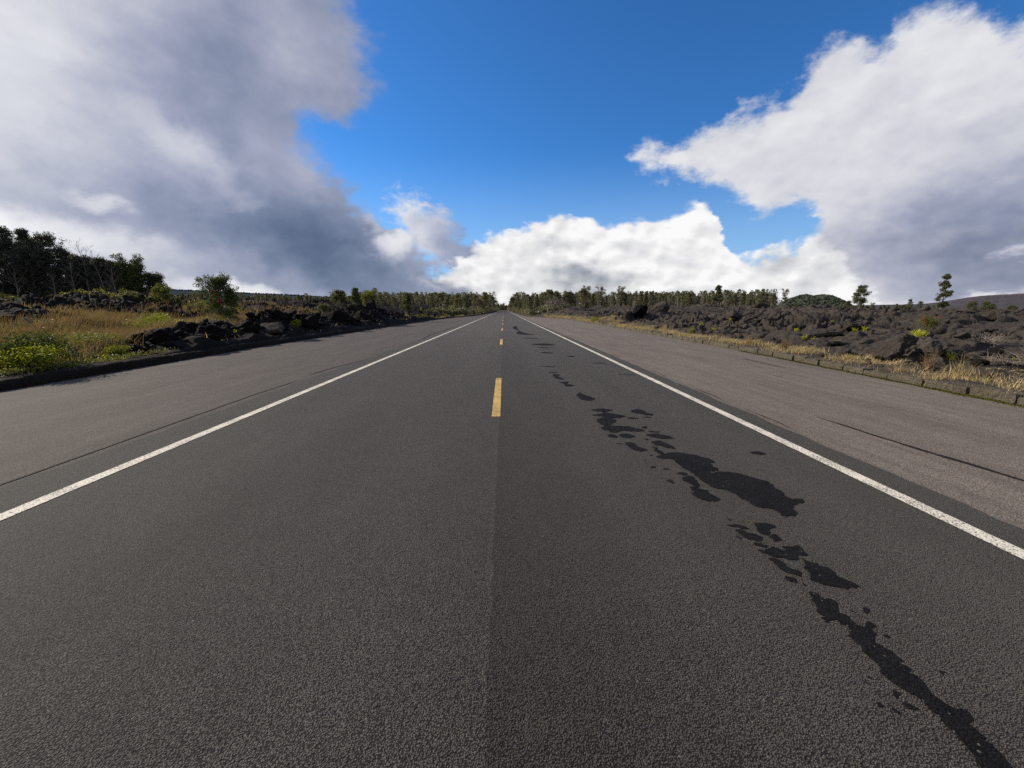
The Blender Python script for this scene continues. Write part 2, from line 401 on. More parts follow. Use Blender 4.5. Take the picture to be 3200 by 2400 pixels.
C1, C3, C4, CS = (t.ramp(L1, stops), t.ramp(L3, warm), t.ramp(L4, stops), t.ramp(LS, stops))
# blue of the sky
skyc = t.mix(1., sky.outputs[0], (.098 * .40, .098 * .98, .098 * 1.55), 'MULTIPLY')
haze = t.mr(el0, 0, 20, .72, 0., 'SMOOTHSTEP')
skyc = t.mix(haze, skyc, (.40, .60, .84))
c = t.mix(t.m('MULTIPLY', dS, .92), skyc, CS)
c = t.mix(d3, c, C3)
c = t.mix(t.m('MULTIPLY', d1, .96), c, C1)
c = t.mix(t.m('MULTIPLY', d4, .97), c, C4)
t.l.new(c, bg.inputs['Color']); bg.inputs['Strength'].default_value = 1.0
world.cycles.sampling_method = 'MANUAL'; world.cycles.sample_map_resolution = 512

# ------------------------------------------------------------------ road outline
LO = [(-40, -9.2), (-20, -9.3), (8, -9.45), (17, -10.0), (36, -10.2), (57, -10.35), (75, -9.4), (96, -7.6), (130, -6.3), (180, -5.0), (300, -4.7), (720, -4.6)]
RO = [(-40, 8.0), (-20, 8.0), (6.2, 8.17), (13.4, 8.68), (18, 8.8), (37, 9.4), (60, 9.6), (68, 9.3), (76, 7.2), (84, 4.95), (100, 4.3), (160, 4.1), (720, 4.0)]
def lo_x(y): return np.interp(y, [a for a, b in LO], [b for a, b in LO])
def ro_x(y): return np.interp(y, [a for a, b in RO], [b for a, b in RO])
ys = np.concatenate([np.arange(-40, 2, 1.), np.arange(2, 40, .12), np.arange(40, 120, .6), np.arange(120, 721, 6.)])
def strip(name, xa, xb, z, mat, ys=ys, nx=1, parent=None):
    n = len(ys); xs = np.linspace(0, 1, nx + 1)
    X = xa[:, None] * (1 - xs) + xb[:, None] * xs
    V = np.stack([X, np.repeat(ys[:, None], nx + 1, 1), np.full(X.shape, z)], -1).reshape(-1, 3)
    i = np.arange(n - 1)[:, None] * (nx + 1) + np.arange(nx)[None]
    F = np.stack([i, i + 1, i + nx + 2, i + nx + 1], -1).reshape(-1, 4)
    return structure(name, mesh_from(name, V, [F], mat), parent)
eL = -4.29 + .05 * fbm(ys * 1.3, ys * 0 + 3, 5, 2) + .03 * vnoise(ys * 5, ys * 0, 9)
eR = 3.60 + .05 * fbm(ys * 1.3, ys * 0 + 8, 5, 4) + .03 * vnoise(ys * 5, ys * 0, 19)
road = strip('road', eL, eR, 0., M['road'], nx=2)
strip('left_shoulder', lo_x(ys) - .25, np.full(len(ys), -3.9), -.004, M['shoulder_l'])
strip('right_shoulder', np.full(len(ys), 3.3), ro_x(ys) + .25, -.004, M['shoulder_r'])
def linestrip(name, x, w, y0, y1, mat, step=.05, seed=1):
    yy = np.concatenate([np.arange(y0, min(y1, 14), step), np.arange(min(y1, 14), y1 + .01, 2.)]) if y1 - y0 > 20 else np.linspace(y0, y1, 40)
    a = x - w / 2 + .004 * fbm(yy * 9, yy * 0, 3, seed); b = x + w / 2 + .004 * fbm(yy * 9, yy * 0 + 5, 3, seed)
    return strip(name, a, b, .004, mat, ys=yy, parent=road)
linestrip('edge_line', -3.69, .125, -40, 720, M['white'], seed=1)
linestrip('edge_line', 3.22, .125, -40, 720, M['white'], seed=5)
y = 5.72
for k in range(40):
    linestrip('centre_dash', -.115, .125, y, y + 3.35, M['yellow'], seed=30 + k); y += 12.19

# stains, cracks
STAIN={'main': [(1.644, 4.38), (1.678, 4.353), (1.682, 4.197), (1.697, 4.147), (1.796, 4.185), (1.886, 4.153), (1.971, 4.117), (2.038, 4.044), (2.081, 3.997), (2.093, 3.915), (2.032, 3.864), (2.018, 3.788), (2.037, 3.718), (1.989, 3.667), (1.94, 3.66), (1.91, 3.615), (2.012, 3.64), (2.121, 3.618), (2.193, 3.56), (2.258, 3.497), (2.309, 3.415), (2.325, 3.33), (2.311, 3.203), (2.29, 3.114), (2.325, 3.07), (2.383, 3.069), (2.368, 3.021), (2.3, 2.979), (2.241, 2.948), (2.19, 2.885), (2.147, 2.811), (2.093, 2.788), (2.058, 2.806), (2.047, 2.862), (2.023, 2.901), (1.969, 2.933), (1.931, 2.994), (1.911, 3.092), (1.899, 3.211), (1.829, 3.259), (1.772, 3.308), (1.759, 3.425), (1.752, 3.532), (1.75, 3.625), (1.724, 3.704), (1.715, 3.827), (1.719, 3.914), (1.687, 3.995), (1.606, 3.997), (1.569, 4.053), (1.629, 4.124), (1.62, 4.239)], 'lobe': [(1.636, 3.534), (1.709, 3.551), (1.705, 3.461), (1.693, 3.376), (1.656, 3.311), (1.608, 3.279), (1.668, 3.262), (1.699, 3.215), (1.715, 3.14), (1.737, 3.081), (1.706, 3.046), (1.652, 3.041), (1.596, 3.056), (1.558, 3.114), (1.542, 3.164), (1.579, 3.202), (1.581, 3.28), (1.623, 3.344), (1.611, 3.411), (1.598, 3.463)], 'upper': [(1.328, 6.093), (1.491, 6.171), (1.634, 6.056), (1.509, 5.941), (1.602, 5.844), (1.748, 5.704), (1.632, 5.618), (1.492, 5.595), (1.538, 5.475), (1.478, 5.371), (1.406, 5.217), (1.556, 5.192), (1.664, 5.138), (1.76, 4.993), (1.645, 4.947), (1.494, 4.978), (1.357, 4.912), (1.3, 5.002), (1.234, 5.11), (1.312, 5.219), (1.277, 5.296), (1.289, 5.539), (1.408, 5.666), (1.261, 5.777), (1.416, 5.847), (1.466, 5.961), (1.361, 6.022)], 'a': [(1.898, 6.011), (2.037, 6.109), (2.095, 6.027), (2.092, 5.91), (2.166, 5.786), (2.081, 5.742), (1.99, 5.817), (1.918, 5.885)], 'b': [(1.408, 4.845), (1.534, 4.842), (1.564, 4.752), (1.479, 4.691), (1.401, 4.717)], 'c': [(1.71, 4.813), (1.813, 4.857), (1.932, 4.808), (2.016, 4.68), (1.889, 4.646), (1.78, 4.71)], 'd': [(1.713, 4.548), (1.792, 4.588), (1.846, 4.488), (1.879, 4.322), (1.811, 4.307), (1.743, 4.406), (1.681, 4.435)], 'e': [(1.384, 4.497), (1.456, 4.524), (1.485, 4.384), (1.546, 4.276), (1.452, 4.227), (1.39, 4.305)], 'f': [(1.294, 7.225), (1.404, 7.439), (1.406, 7.293), (1.521, 7.016), (1.534, 6.822), (1.409, 6.737), (1.297, 6.852), (1.29, 7.087)], 'g': [(1.166, 8.507), (1.344, 8.581), (1.303, 8.316), (1.419, 8.134), (1.244, 8.033), (1.222, 8.318)], 'h': [(1.16, 9.585), (1.3, 9.51), (1.232, 9.278), (1.324, 8.905), (1.184, 8.908), (1.134, 9.213)], 'i': [(1.191, 18.094), (1.788, 18.511), (2.237, 17.826), (1.693, 17.516)], 'j': [(0.778, 35.935), (1.123, 38.358), (1.107, 31.629), (1.32, 27.263), (1.845, 25.164), (0.894, 25.509), (0.882, 28.246), (1.082, 29.289), (0.777, 32.951)], 'k': [(1.575, 2.67), (1.659, 2.679), (1.685, 2.635), (1.661, 2.604), (1.629, 2.626), (1.599, 2.641)], 'l': [(1.584, 2.605), (1.633, 2.594), (1.686, 2.552), (1.721, 2.521), (1.681, 2.464), (1.644, 2.465), (1.614, 2.504), (1.599, 2.554)], 'm': [(1.798, 2.71), (1.853, 2.698), (1.903, 2.642), (1.844, 2.611), (1.799, 2.55), (1.75, 2.551), (1.743, 2.592), (1.77, 2.655)], 'n': [(1.774, 2.514), (1.83, 2.539), (1.843, 2.509), (1.812, 2.471), (1.764, 2.462)], 'o': [(1.609, 2.347), (1.681, 2.39), (1.744, 2.407), (1.741, 2.371), (1.722, 2.328), (1.785, 2.361), (1.785, 2.406), (1.84, 2.411), (1.881, 2.395), (1.885, 2.351), (1.869, 2.308), (1.818, 2.292), (1.76, 2.252), (1.717, 2.261), (1.675, 2.286), (1.627, 2.304)], 'p': [(1.611, 2.263), (1.664, 2.27), (1.682, 2.237), (1.674, 2.198), (1.705, 2.159), (1.721, 2.129), (1.701, 2.108), (1.651, 2.123), (1.616, 2.154), (1.603, 2.192), (1.619, 2.231)], 'q': [(1.804, 2.272), (1.841, 2.242), (1.879, 2.202), (1.906, 2.163), (1.906, 2.104), (1.911, 2.054), (1.953, 2.04), (1.945, 2.009), (1.886, 1.981), (1.836, 1.995), (1.782, 2.016), (1.731, 2.044), (1.721, 2.079), (1.757, 2.121), (1.775, 2.166), (1.801, 2.227)], 'r': [(1.586, 2.082), (1.627, 2.088), (1.635, 2.06), (1.611, 2.04), (1.585, 2.054)], 'long': [(1.635, 1.973), (1.669, 1.973), (1.675, 1.935), (1.694, 1.904), (1.717, 1.885), (1.684, 1.839), (1.65, 1.806), (1.689, 1.795), (1.702, 1.762), (1.703, 1.726), (1.732, 1.715), (1.745, 1.69), (1.707, 1.652), (1.7, 1.619), (1.719, 1.592), (1.718, 1.553), (1.706, 1.503), (1.71, 1.471), (1.68, 1.445), (1.703, 1.437), (1.696, 1.404), (1.696, 1.372), (1.684, 1.348), (1.696, 1.318), (1.712, 1.298), (1.746, 1.301), (1.736, 1.273), (1.696, 1.235), (1.687, 1.212), (1.702, 1.194), (1.705, 1.167), (1.695, 1.131), (1.68, 1.097), (1.67, 1.059), (1.577, 1.042), (1.568, 1.079), (1.585, 1.108), (1.603, 1.148), (1.611, 1.18), (1.619, 1.213), (1.615, 1.242), (1.617, 1.284), (1.614, 1.323), (1.603, 1.363), (1.586, 1.392), (1.574, 1.421), (1.582, 1.474), (1.592, 1.547), (1.602, 1.626), (1.619, 1.673), (1.644, 1.712), (1.635, 1.748), (1.612, 1.769), (1.55, 1.76), (1.586, 1.786), (1.567, 1.819), (1.596, 1.852), (1.623, 1.911)]}
SPOT=[[(1.252, 4.77), (1.312, 4.847), (1.363, 4.753), (1.307, 4.694)], [(1.397, 3.771), (1.431, 3.791), (1.472, 3.766), (1.44, 3.75)], [(1.508, 3.718), (1.541, 3.748), (1.567, 3.711), (1.536, 3.688)], [(1.447, 3.444), (1.485, 3.49), (1.5, 3.433), (1.465, 3.397)], [(2.609, 4.151), (2.694, 4.202), (2.755, 4.138), (2.677, 4.098)], [(1.715, 5.594), (1.794, 5.658), (1.878, 5.578), (1.804, 5.529)], [(1.944, 5.642), (2.006, 5.672), (2.088, 5.633), (2.029, 5.61)], [(1.788, 5.136), (1.834, 5.209), (1.844, 5.12), (1.803, 5.063)], [(1.783, 4.941), (1.855, 4.977), (1.949, 4.93), (1.879, 4.902)], [(1.596, 3.598), (1.651, 3.635), (1.704, 3.588), (1.652, 3.56)], [(1.641, 4.639), (1.671, 4.668), (1.695, 4.631), (1.668, 4.608)], [(1.27, 4.476), (1.303, 4.493), (1.35, 4.471), (1.318, 4.459)], [(1.058, 9.86), (1.154, 9.935), (1.305, 9.84), (1.211, 9.781)], [(0.999, 10.919), (1.148, 10.995), (1.4, 10.896), (1.252, 10.837)], [(1.346, 16.555), (1.532, 16.765), (1.819, 16.503), (1.636, 16.341)], [(1.266, 14.515), (1.464, 14.732), (1.765, 14.462), (1.57, 14.294)], [(0.983, 22.013), (1.296, 22.319), (1.82, 21.935), (1.509, 21.698)], [(2.048, 13.369), (2.164, 13.531), (2.301, 13.332), (2.19, 13.206)], [(2.493, 11.655), (2.663, 11.741), (2.918, 11.629), (2.752, 11.562)], [(2.658, 9.507), (2.815, 9.552), (3.064, 9.489), (2.909, 9.454)], [(1.501, 4.095), (1.527, 4.111), (1.558, 4.091), (1.533, 4.078)], [(1.411, 3.951), (1.427, 3.964), (1.442, 3.948), (1.427, 3.937)], [(1.612, 2.751), (1.628, 2.762), (1.639, 2.748), (1.624, 2.739)], [(1.738, 1.723), (1.772, 1.742), (1.786, 1.719), (1.755, 1.704)], [(1.809, 1.817), (1.84, 1.836), (1.846, 1.812), (1.818, 1.798)], [(1.768, 1.669), (1.786, 1.677), (1.796, 1.667), (1.779, 1.66)], [(1.532, 1.369), (1.557, 1.382), (1.568, 1.366), (1.545, 1.356)], [(1.43, 1.323), (1.45, 1.333), (1.462, 1.321), (1.443, 1.313)], [(1.476, 1.303), (1.495, 1.312), (1.503, 1.301), (1.486, 1.293)], [(1.54, 1.308), (1.566, 1.321), (1.577, 1.305), (1.553, 1.295)], [(1.565, 1.77), (1.59, 1.784), (1.602, 1.767), (1.58, 1.756)], [(1.753, 1.813), (1.764, 1.817), (1.772, 1.812), (1.762, 1.809)], [(1.489, 1.441), (1.502, 1.448), (1.507, 1.439), (1.495, 1.433)], [(1.455, 1.414), (1.466, 1.419), (1.471, 1.413), (1.461, 1.408)], [(1.615, 2.425), (1.658, 2.446), (1.7, 2.419), (1.659, 2.403)], [(1.64, 2.036), (1.664, 2.05), (1.678, 2.033), (1.657, 2.023)], [(1.821, 1.453), (1.841, 1.461), (1.853, 1.451), (1.834, 1.446)], [(1.554, 2.512), (1.574, 2.524), (1.59, 2.509), (1.571, 2.499)]]
CRACK_R=[(4.468, 5.57), (4.56, 5.5), (4.562, 5.31), (4.556, 4.973), (4.67, 3.422)]
def jitter_poly(P, seed, step=.012, amp=.02):
    P = np.array(P); out = []
    n = len(P)
    per = 0
    for i in range(n):
        # Catmull-Rom through the points
        p0, p1, p2, p3 = P[i - 1], P[i], P[(i + 1) % n], P[(i + 2) % n]
        L = np.linalg.norm(p2 - p1); m = max(2, int(L / step))
        for k in range(m):
            u = k / m
            q = .5 * ((2 * p1) + (-p0 + p2) * u + (2 * p0 - 5 * p1 + 4 * p2 - p3) * u * u + (-p0 + 3 * p1 - 3 * p2 + p3) * u ** 3)
            out.append(q)
    Q = np.array(out)
    Q[:, 0] += amp * fbm(Q[:, 0] * 14, Q[:, 1] * 14, 5, seed, .65); Q[:, 1] += amp * fbm(Q[:, 0] * 14 + 40, Q[:, 1] * 14, 5, seed + 3, .65)
    return Q
def flat_poly(name, polys, z, mat, parent=None, amp=.02, step=.012):
    import bmesh
    bm = bmesh.new()
    for j, P in enumerate(polys):
        far = max(1., P[0][1] / 6.)
        Q = jitter_poly(P, 7 * j + 1, step * far, amp)
        f = bm.faces.new([bm.verts.new((q[0], q[1], z)) for q in Q])
        f.normal_update()
        if f.normal.z < 0: f.normal_flip()
    bmesh.ops.triangulate(bm, faces=bm.faces[:])
    me = bpy.data.meshes.new(name); bm.to_mesh(me); bm.free(); me.materials.append(mat)
    return obj(name, me, parent)
SL = {'main': 'largest dark oil stain on the right lane, fish shaped with a notched tail',
 'lobe': 'dark stain lobe just below the narrow waist of the largest stain',
 'upper': 'ragged dark stain of stacked horizontal fingers above the largest stain',
 'a': 'thin ragged stain right of the stacked finger stain, nearest the white line',
 'b': 'small oval stain just under the stacked finger stain',
 'c': 'flat dark stain to the right of the small oval stain',
 'd': 'slanting lens-shaped stain right above the tip of the largest stain',
 'e': 'ragged little stain left of the tip of the largest stain',
 'f': 'dark smudge of two joined blots farther up the right lane',
 'g': 'faint jagged stain beyond the two joined blots',
 'h': 'small jagged stain in the distance on the right lane',
 'i': 'long thin sideways stain far up the right lane',
 'j': 'farthest dark stain near the vanishing road, boomerang shaped',
 'k': 'thin curved stain at the upper left of the paw-like stain cluster',
 'l': 'tapering stain under the thin curved stain of the cluster',
 'm': 'angular stain at the upper right of the paw-like cluster',
 'n': 'round blot beneath the angular stain',
 'o': 'three-lobed dark stain in the middle of the paw-like cluster',
 'p': 'hooked stain left of the tadpole-shaped stain',
 'q': 'tadpole-shaped dark stain above the long trailing stain',
 'r': 'small oval stain below the hooked stain',
 'long': 'long dark trailing stain running off the lower right of the road'}
for k, P in STAIN.items():
    tag(flat_poly('road_stain', [P], .004, M['stain']), SL[k], 'stain', 'oil stains along the right lane')
tag(flat_poly('stain_spatter', SPOT, .0025, M['stain']), 'scattered small dark spatters around the stains of the right lane', 'spatter', kind='stuff')
def ribbon(pts, w, seed):
    P = np.array(pts); L = np.concatenate([[0], np.cumsum(np.linalg.norm(np.diff(P, axis=0), axis=1))])
    u = np.linspace(0, L[-1], max(8, int(L[-1] / .06))); X = np.interp(u, L, P[:, 0]); Y = np.interp(u, L, P[:, 1])
    dx = np.gradient(X); dy = np.gradient(Y); l = np.hypot(dx, dy); nx, ny = -dy / l, dx / l
    ww = w * (.55 + .6 * np.abs(fbm(u * 2, u * 0, 4, seed))) * np.minimum(1, np.minimum(u, L[-1] - u) / .5 + .08)
    j = min(.03, w * .3) * fbm(u * 3, u * 0 + 4, 4, seed)
    A = np.stack([X + nx * (ww + j), Y + ny * (ww + j)], -1); Bq = np.stack([X - nx * (ww - j), Y - ny * (ww - j)], -1)
    return A, Bq
def seal(pts, w, z, seed, mat='tar'):
    A, Bq = ribbon(pts, w, seed); n = len(A)
    V = np.zeros((2 * n, 3)); V[:n, :2] = A; V[n:, :2] = Bq; V[:, 2] = z
    i = np.arange(n - 1); F = np.stack([i, i + n, i + n + 1, i + 1], -1)
    return mesh_from('tar_seal', V, [F], M[mat])
sealL = [
 ([(4.43, 5.65), (4.46, 5.3), (4.51, 4.4), (4.63, 3.39), (4.69, 2.8)], .036, 'thick dark tar seal slanting across the right shoulder near the frame edge'),
 ([(7.43, 12.78), (7.37, 11.6), (7.32, 10.49)], .03, 'thin tar seal on the right shoulder beside the grassy kerb'),
 ([(6.23, 9.4), (6.23, 9.2), (6.24, 8.9)], .02, 'short dark tar dash on the right shoulder between two longer seals'),
 ([(3.9, 17.8), (5.0, 17.65), (7.11, 17.5)], .02, 'faint hairline tar seam running across the right shoulder'),
 ([(-4.19, 21.5), (-4.4, 25), (-4.35, 32), (-4.18, 38)], .06, 'dark tar seal hugging the far left shoulder joint'),
 ([(-4.14, 12.6), (-4.36, 11.6), (-4.50, 10.4), (-4.52, 9.6)], .035, 'short tar streak beside the left white line'),
]
for k, (p, w, lb) in enumerate(sealL):
    o = obj('tar_seal', seal(p, w, .001, 40 + k)); tag(o, lb, 'tar seal', 'tar seals on the shoulders')
tag(obj('tar_seal', seal([(-4.37, 3.0), (-4.42, 5.0), (-4.47, 7.5), (-4.40, 9.0)], .02, .0008, 77, 'stain2' if 'stain2' in M else 'tar')), 'long broad dark joint between left lane and reddish shoulder', 'tar seal', 'tar seals on the shoulders')
for k, y0 in enumerate([4.9, 6.6, 9.1, 13.]):
    tag(obj('tar_seal', seal([(3.66, y0), (3.71, y0 + .5), (3.68, y0 + 1.2)], .014, .001, 90 + k)), ['nearest', 'second nearest', 'third nearest', 'farthest'][k] + ' dark crack filling just outside the right white line', 'tar seal', 'tar seals on the shoulders')

# ------------------------------------------------------------------ terrain
CTRL = [  # x, y, z, radius
 (-16, 24, .75, 3), (-15.1, 40, 1.05, 3), (-14, 40, 1.05, 3), (-17.6, 55, 1.7, 4), (-11.6, 50, .75, 2),
 (30.8, 60, 1.36, 5), (43, 50, 1.2, 6), (47.5, 45, 1.0, 5), (47.3, 42, .85, 4), (52.8, 45, .85, 4), (16.4, 16, .62, 2.5), (13.3, 13, .52, 2.), (17.3, 90, 1.1, 5)]
BUMPS = [  # mounds: x, y, height, rx, ry
 (-11.6, 14.2, 0.44, 1.2, 1.6), (-12.3, 17.5, 0.60, 1.4, 1.5), (-11.9, 21.5, 0.60, 1.0, 1.3), (-12.4, 26, 0.64, 1.5, 2.2), (-12.3, 32, 0.64, 1.6, 3), (-14.5, 29, 0.32, 3, 3), (-12.6, 39, 0.56, 1.5, 3), (-12.8, 47, 0.64, 2, 4), (-13, 58, 0.64, 2.5, 5),
 (-24, 19.5, .65, 4, 2.2), (-29, 22, .5, 4, 2.5), (-19.5, 20, .3, 2, 1.2), (-22, 30, .5, 5, 3), (-30, 40, .5, 9, 3),
 (10.2, 10.8, .22, .8, .8), (11.4, 11.6, .18, .8, .7), (12.2, 10.6, .12, .8, .6), (12.5, 41, 1.0, 2.6, 2.6), (19, 34, .6, 4, 2.4), (18.5, 27, .45, 3, 1.6), (14, 60, .8, 3, 6), (12, 80, .8, 3, 9), (24, 23, .4, 3, 2), (34, 30, .3, 5, 3), (31, 60, .4, 8, 6)]
def base_z(x, y):
    tl = lo_x(y) - x; tr = x - ro_x(y)
    t_ = np.maximum(tl, tr)
    zl = .17 + 2.15 * sstep(5, 34, tl) + .1 * sstep(0, 5, tl)
    zr = .17 + .95 * sstep(0, 26, tr) * (1 - .30 * sstep(.72, 1.0, x / np.maximum(y, 1)))
    z = np.where(tl > tr, zl, zr)
    yt = .012 * np.clip(y - 30, 0, 110)
    z = z + yt * sstep(.5, 9, t_) * np.where(tl > tr, .6, .8 * sstep(1.05, .55, x / np.maximum(y, 1)))
    z = z - (z - .9) * sstep(50, 130, tr) * .85
    for (a, b, zz, r) in CTRL:
        w = np.exp(-((x - a) ** 2 + (y - b) ** 2) / (r * r)); z = z + (zz - z) * w
    return z, tl, tr
def grassy(x, y, tl):   # left meadow strip
    m = sstep(.2, 1.2, tl) * sstep(17.5, 13.5, tl + 1.5 * fbm(x * .3, y * .3, 2, 5)) * sstep(31, 26, y + 2.5 * fbm(x * .35, y * .2, 3, 8)) * (1 - sstep(1.25, .85, np.hypot((x + 27.5) / 6.5, (y - 20.5) / 4.) + .3 * fbm(x * .5, y * .5, 2, 4))) * sstep(-14, -6, y)
    ridge = sstep(12.6, 14.5, y + .8 * fbm(x, y, 2, 3)) * sstep(3.6, 2.4, tl)
    return np.clip(m * (1 - ridge), 0, 1)
def terrain(x, y, detail=True):
    x = np.asarray(x, float); y = np.asarray(y, float)
    z, tl, tr = base_z(x, y); t_ = np.maximum(tl, tr)
    left = tl > tr
    g = np.where(left, grassy(x, y, tl), 0)
    lava = (1 - g) * np.where(left, sstep(.5, 1.6, t_), sstep(.7, 2.2, t_))
    far = sstep(12, 50, np.hypot(x, y))
    wx = x + 1.1 * fbm(x * .35, y * .35, 3, 50); wy = y + 1.1 * fbm(x * .35 + 9, y * .35, 3, 60)
    rough = sstep(-.15, .3, fbm(x * .09, y * .09, 3, 21) + np.where(left, .22, -.06) + .12 * far - np.where(left, 0, .42) * sstep(34, 14, np.hypot(x, y)))
    z = z + lava * (.28 + .35 * far) * fbm(x * .11, y * .11, 3, 11)
    for (a, b, h, rx, ry) in BUMPS:
        d = ((wx - a) / rx) ** 2 + ((wy - b) / ry) ** 2
        z = z + h * np.exp(-d) * (1 + .35 * fbm(x * .9, y * .9, 3, 70))
    f1, f2, cid, dx, dy = voro(wx * .38, wy * .38, 3)
    edge = np.clip((f2 - f1) / .10, 0, 1)
    ang = cid * 40
    tilt = (np.cos(ang) * dx + np.sin(ang) * dy) * (.15 + .75 * cid)
    amp = (.16 + .34 * rough) * np.where(left, .75 + .5 * far, .6 + .35 * far)
    slab = amp * (tilt * 1.1 + .35 * (cid - .5)) - (.18 + .22 * rough) * (1 - edge) ** 1.5
    z = z + lava * slab
    if detail:
        f1, f2, cid, dx, dy = voro(wx * 1.35 + 5, wy * 1.35, 13)
        e = np.clip((f2 - f1) / .13, 0, 1)
        z = z + lava * rough * (.22 * (cid - .5) + .15 * 2. * (np.cos(cid * 50) * dx + np.sin(cid * 50) * dy) - .17 * (1 - e))
        f1, f2, cid, dx, dy = voro(wx * .8 + 40, wy * .8, 77)
        blk = (cid > .78) * np.clip((f2 - f1) / .08, 0, 1)
        z = z + lava * blk * (.10 + .13 * far) * (.6 + (np.cos(cid * 90) * dx + np.sin(cid * 90) * dy))
        f1, f2, cid, dx, dy = voro(x * 4.3 + .4 * fbm(x * 3, y * 3, 2, 4), y * 4.3, 23)
        e = np.clip((f2 - f1) / .3, 0, 1)
        rub = sstep(.35, .75, rough * (.7 + .8 * fbm(x * .5, y * .5, 2, 33)))
        z = z + lava * rub * (.16 * (cid - .5) - .08 * (1 - e))
        z = z + lava * .055 * ridged(x * 2.3, y * 2.3, 4, 41) + lava * .04 * fbm(x * 3.1, y * 3.1, 4, 41) + .02 * fbm(x * 5, y * 5, 3, 44)
        # lava ropes on the smooth sheets
        z = z + lava * (1 - rough) * .018 * np.sin((wx * .8 + wy * 1.7) * 5 + 3 * fbm(x * .6, y * .6, 2, 91))
    z = np.where(t_ < 0, -.35, np.where(t_ < .3, -.25 + (z + .25) * sstep(0, .3, t_), z))
    return z, lava
na, nr = 940, 1250
azs_ = np.concatenate([np.linspace(-88, -54, 90, endpoint=False), np.linspace(-54, 54, na), np.linspace(54, 88, 90)[1:]])
rr = 3.6 * np.exp(np.linspace(0, math.log(460 / 3.6), nr))
A, RR = np.meshgrid(np.radians(azs_), rr)
RR = RR * (1 + .002 * vnoise(A * 300, RR * 0, 5))
TX = RR * np.sin(A); TY = RR * np.cos(A)
TZ, TL = terrain(TX, TY)
n1, n0 = TX.shape
LRR = np.log(rr)
def lookup(x, y):
    x = np.atleast_1d(np.asarray(x, float)); y = np.atleast_1d(np.asarray(y, float))
    a = np.interp(np.degrees(np.arctan2(x, y)), azs_, np.arange(len(azs_))); r = np.interp(np.log(np.hypot(x, y)), LRR, np.arange(nr))
    i = np.clip(r.astype(int), 0, nr - 2); j = np.clip(a.astype(int), 0, len(azs_) - 2); fr = r - i; fa = a - j
    return (TZ[i, j] * (1 - fr) + TZ[i + 1, j] * fr) * (1 - fa) + (TZ[i, j + 1] * (1 - fr) + TZ[i + 1, j + 1] * fr) * fa
def terr_z(x, y): return float(lookup(x, y)[0])
V = np.stack([TX, TY, TZ], -1).reshape(-1, 3)
i = (np.arange(n1 - 1)[:, None] * n0 + np.arange(n0 - 1)[None]).ravel()
F = np.stack([i, i + 1, i + n0 + 1, i + n0], -1)
keep = ~((TX > lo_x(TY) + .3) & (TX < ro_x(TY) - .3)).ravel()
k4 = keep[F].any(1); F = F[k4]
left_f = V[F[:, 0], 0] < -3
m_l, tt, bb = material('lava_field'); Pm = pos(tt)
def lava_field_mat():
    m, t, b = material('lava_field_surface')
    g = t.new('ShaderNodeNewGeometry'); P = g.outputs['Position']
    n0_ = t.noise(P, .12, 4, .6); n1_ = t.noise(P, .7, 6, .65, .4); n2 = t.noise(P, 6, 6, .7); n3 = t.noise(P, 30, 4, .7)
    c = t.mix(t.mr(n1_, .35, .65, 0, 1), (.092, .076, .062), (.060, .052, .046))
    c = t.mix(t.mr(n0_, .45, .65, 0, .6), c, (.108, .087, .070))
    c = t.mix(t.mr(n2, .55, .72, 0, .8), c, (.150, .122, .098))
    c = t.mix(t.mr(n3, .35, .7, .0, .6), c, (.018, .016, .015))
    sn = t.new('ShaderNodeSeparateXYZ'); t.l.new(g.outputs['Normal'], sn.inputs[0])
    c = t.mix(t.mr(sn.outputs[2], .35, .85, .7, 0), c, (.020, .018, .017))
    sx = t.new('ShaderNodeSeparateXYZ'); t.l.new(P, sx.inputs[0])
    c = t.mix(t.mr(sx.outputs[0], -6, -4, .86, 0), c, (.009, .008, .0075))  # backlit shade of the left field is put into its colour
    t.l.new(c, b.inputs['Base Color']); b.inputs['Roughness'].default_value = .9; b.inputs['Specular IOR Level'].default_value = .07
    h = t.m('ADD', t.m('MULTIPLY', n2, .07), t.m('MULTIPLY', n3, .022))
    bp = t.new('ShaderNodeBump'); bp.inputs['Strength'].default_value = .9; bp.inputs['Distance'].default_value = 1.
    t.l.new(h, bp.inputs['Height']); t.l.new(bp.outputs[0], b.inputs['Normal'])
    return m
bpy.data.materials.remove(m_l)
M['field'] = lava_field_mat()
structure('lava_field', mesh_from('lava_field', V, [F], M['field'], smooth=False))
# plain beyond, as one sheet to the horizon
gx = 16000.
structure('ground', mesh_from('ground', [(-gx, -gx, -.6), (gx, -gx, -.6), (gx, gx, -.6), (-gx, gx, -.6)], [[(0, 1, 2, 3)]], M['field']))

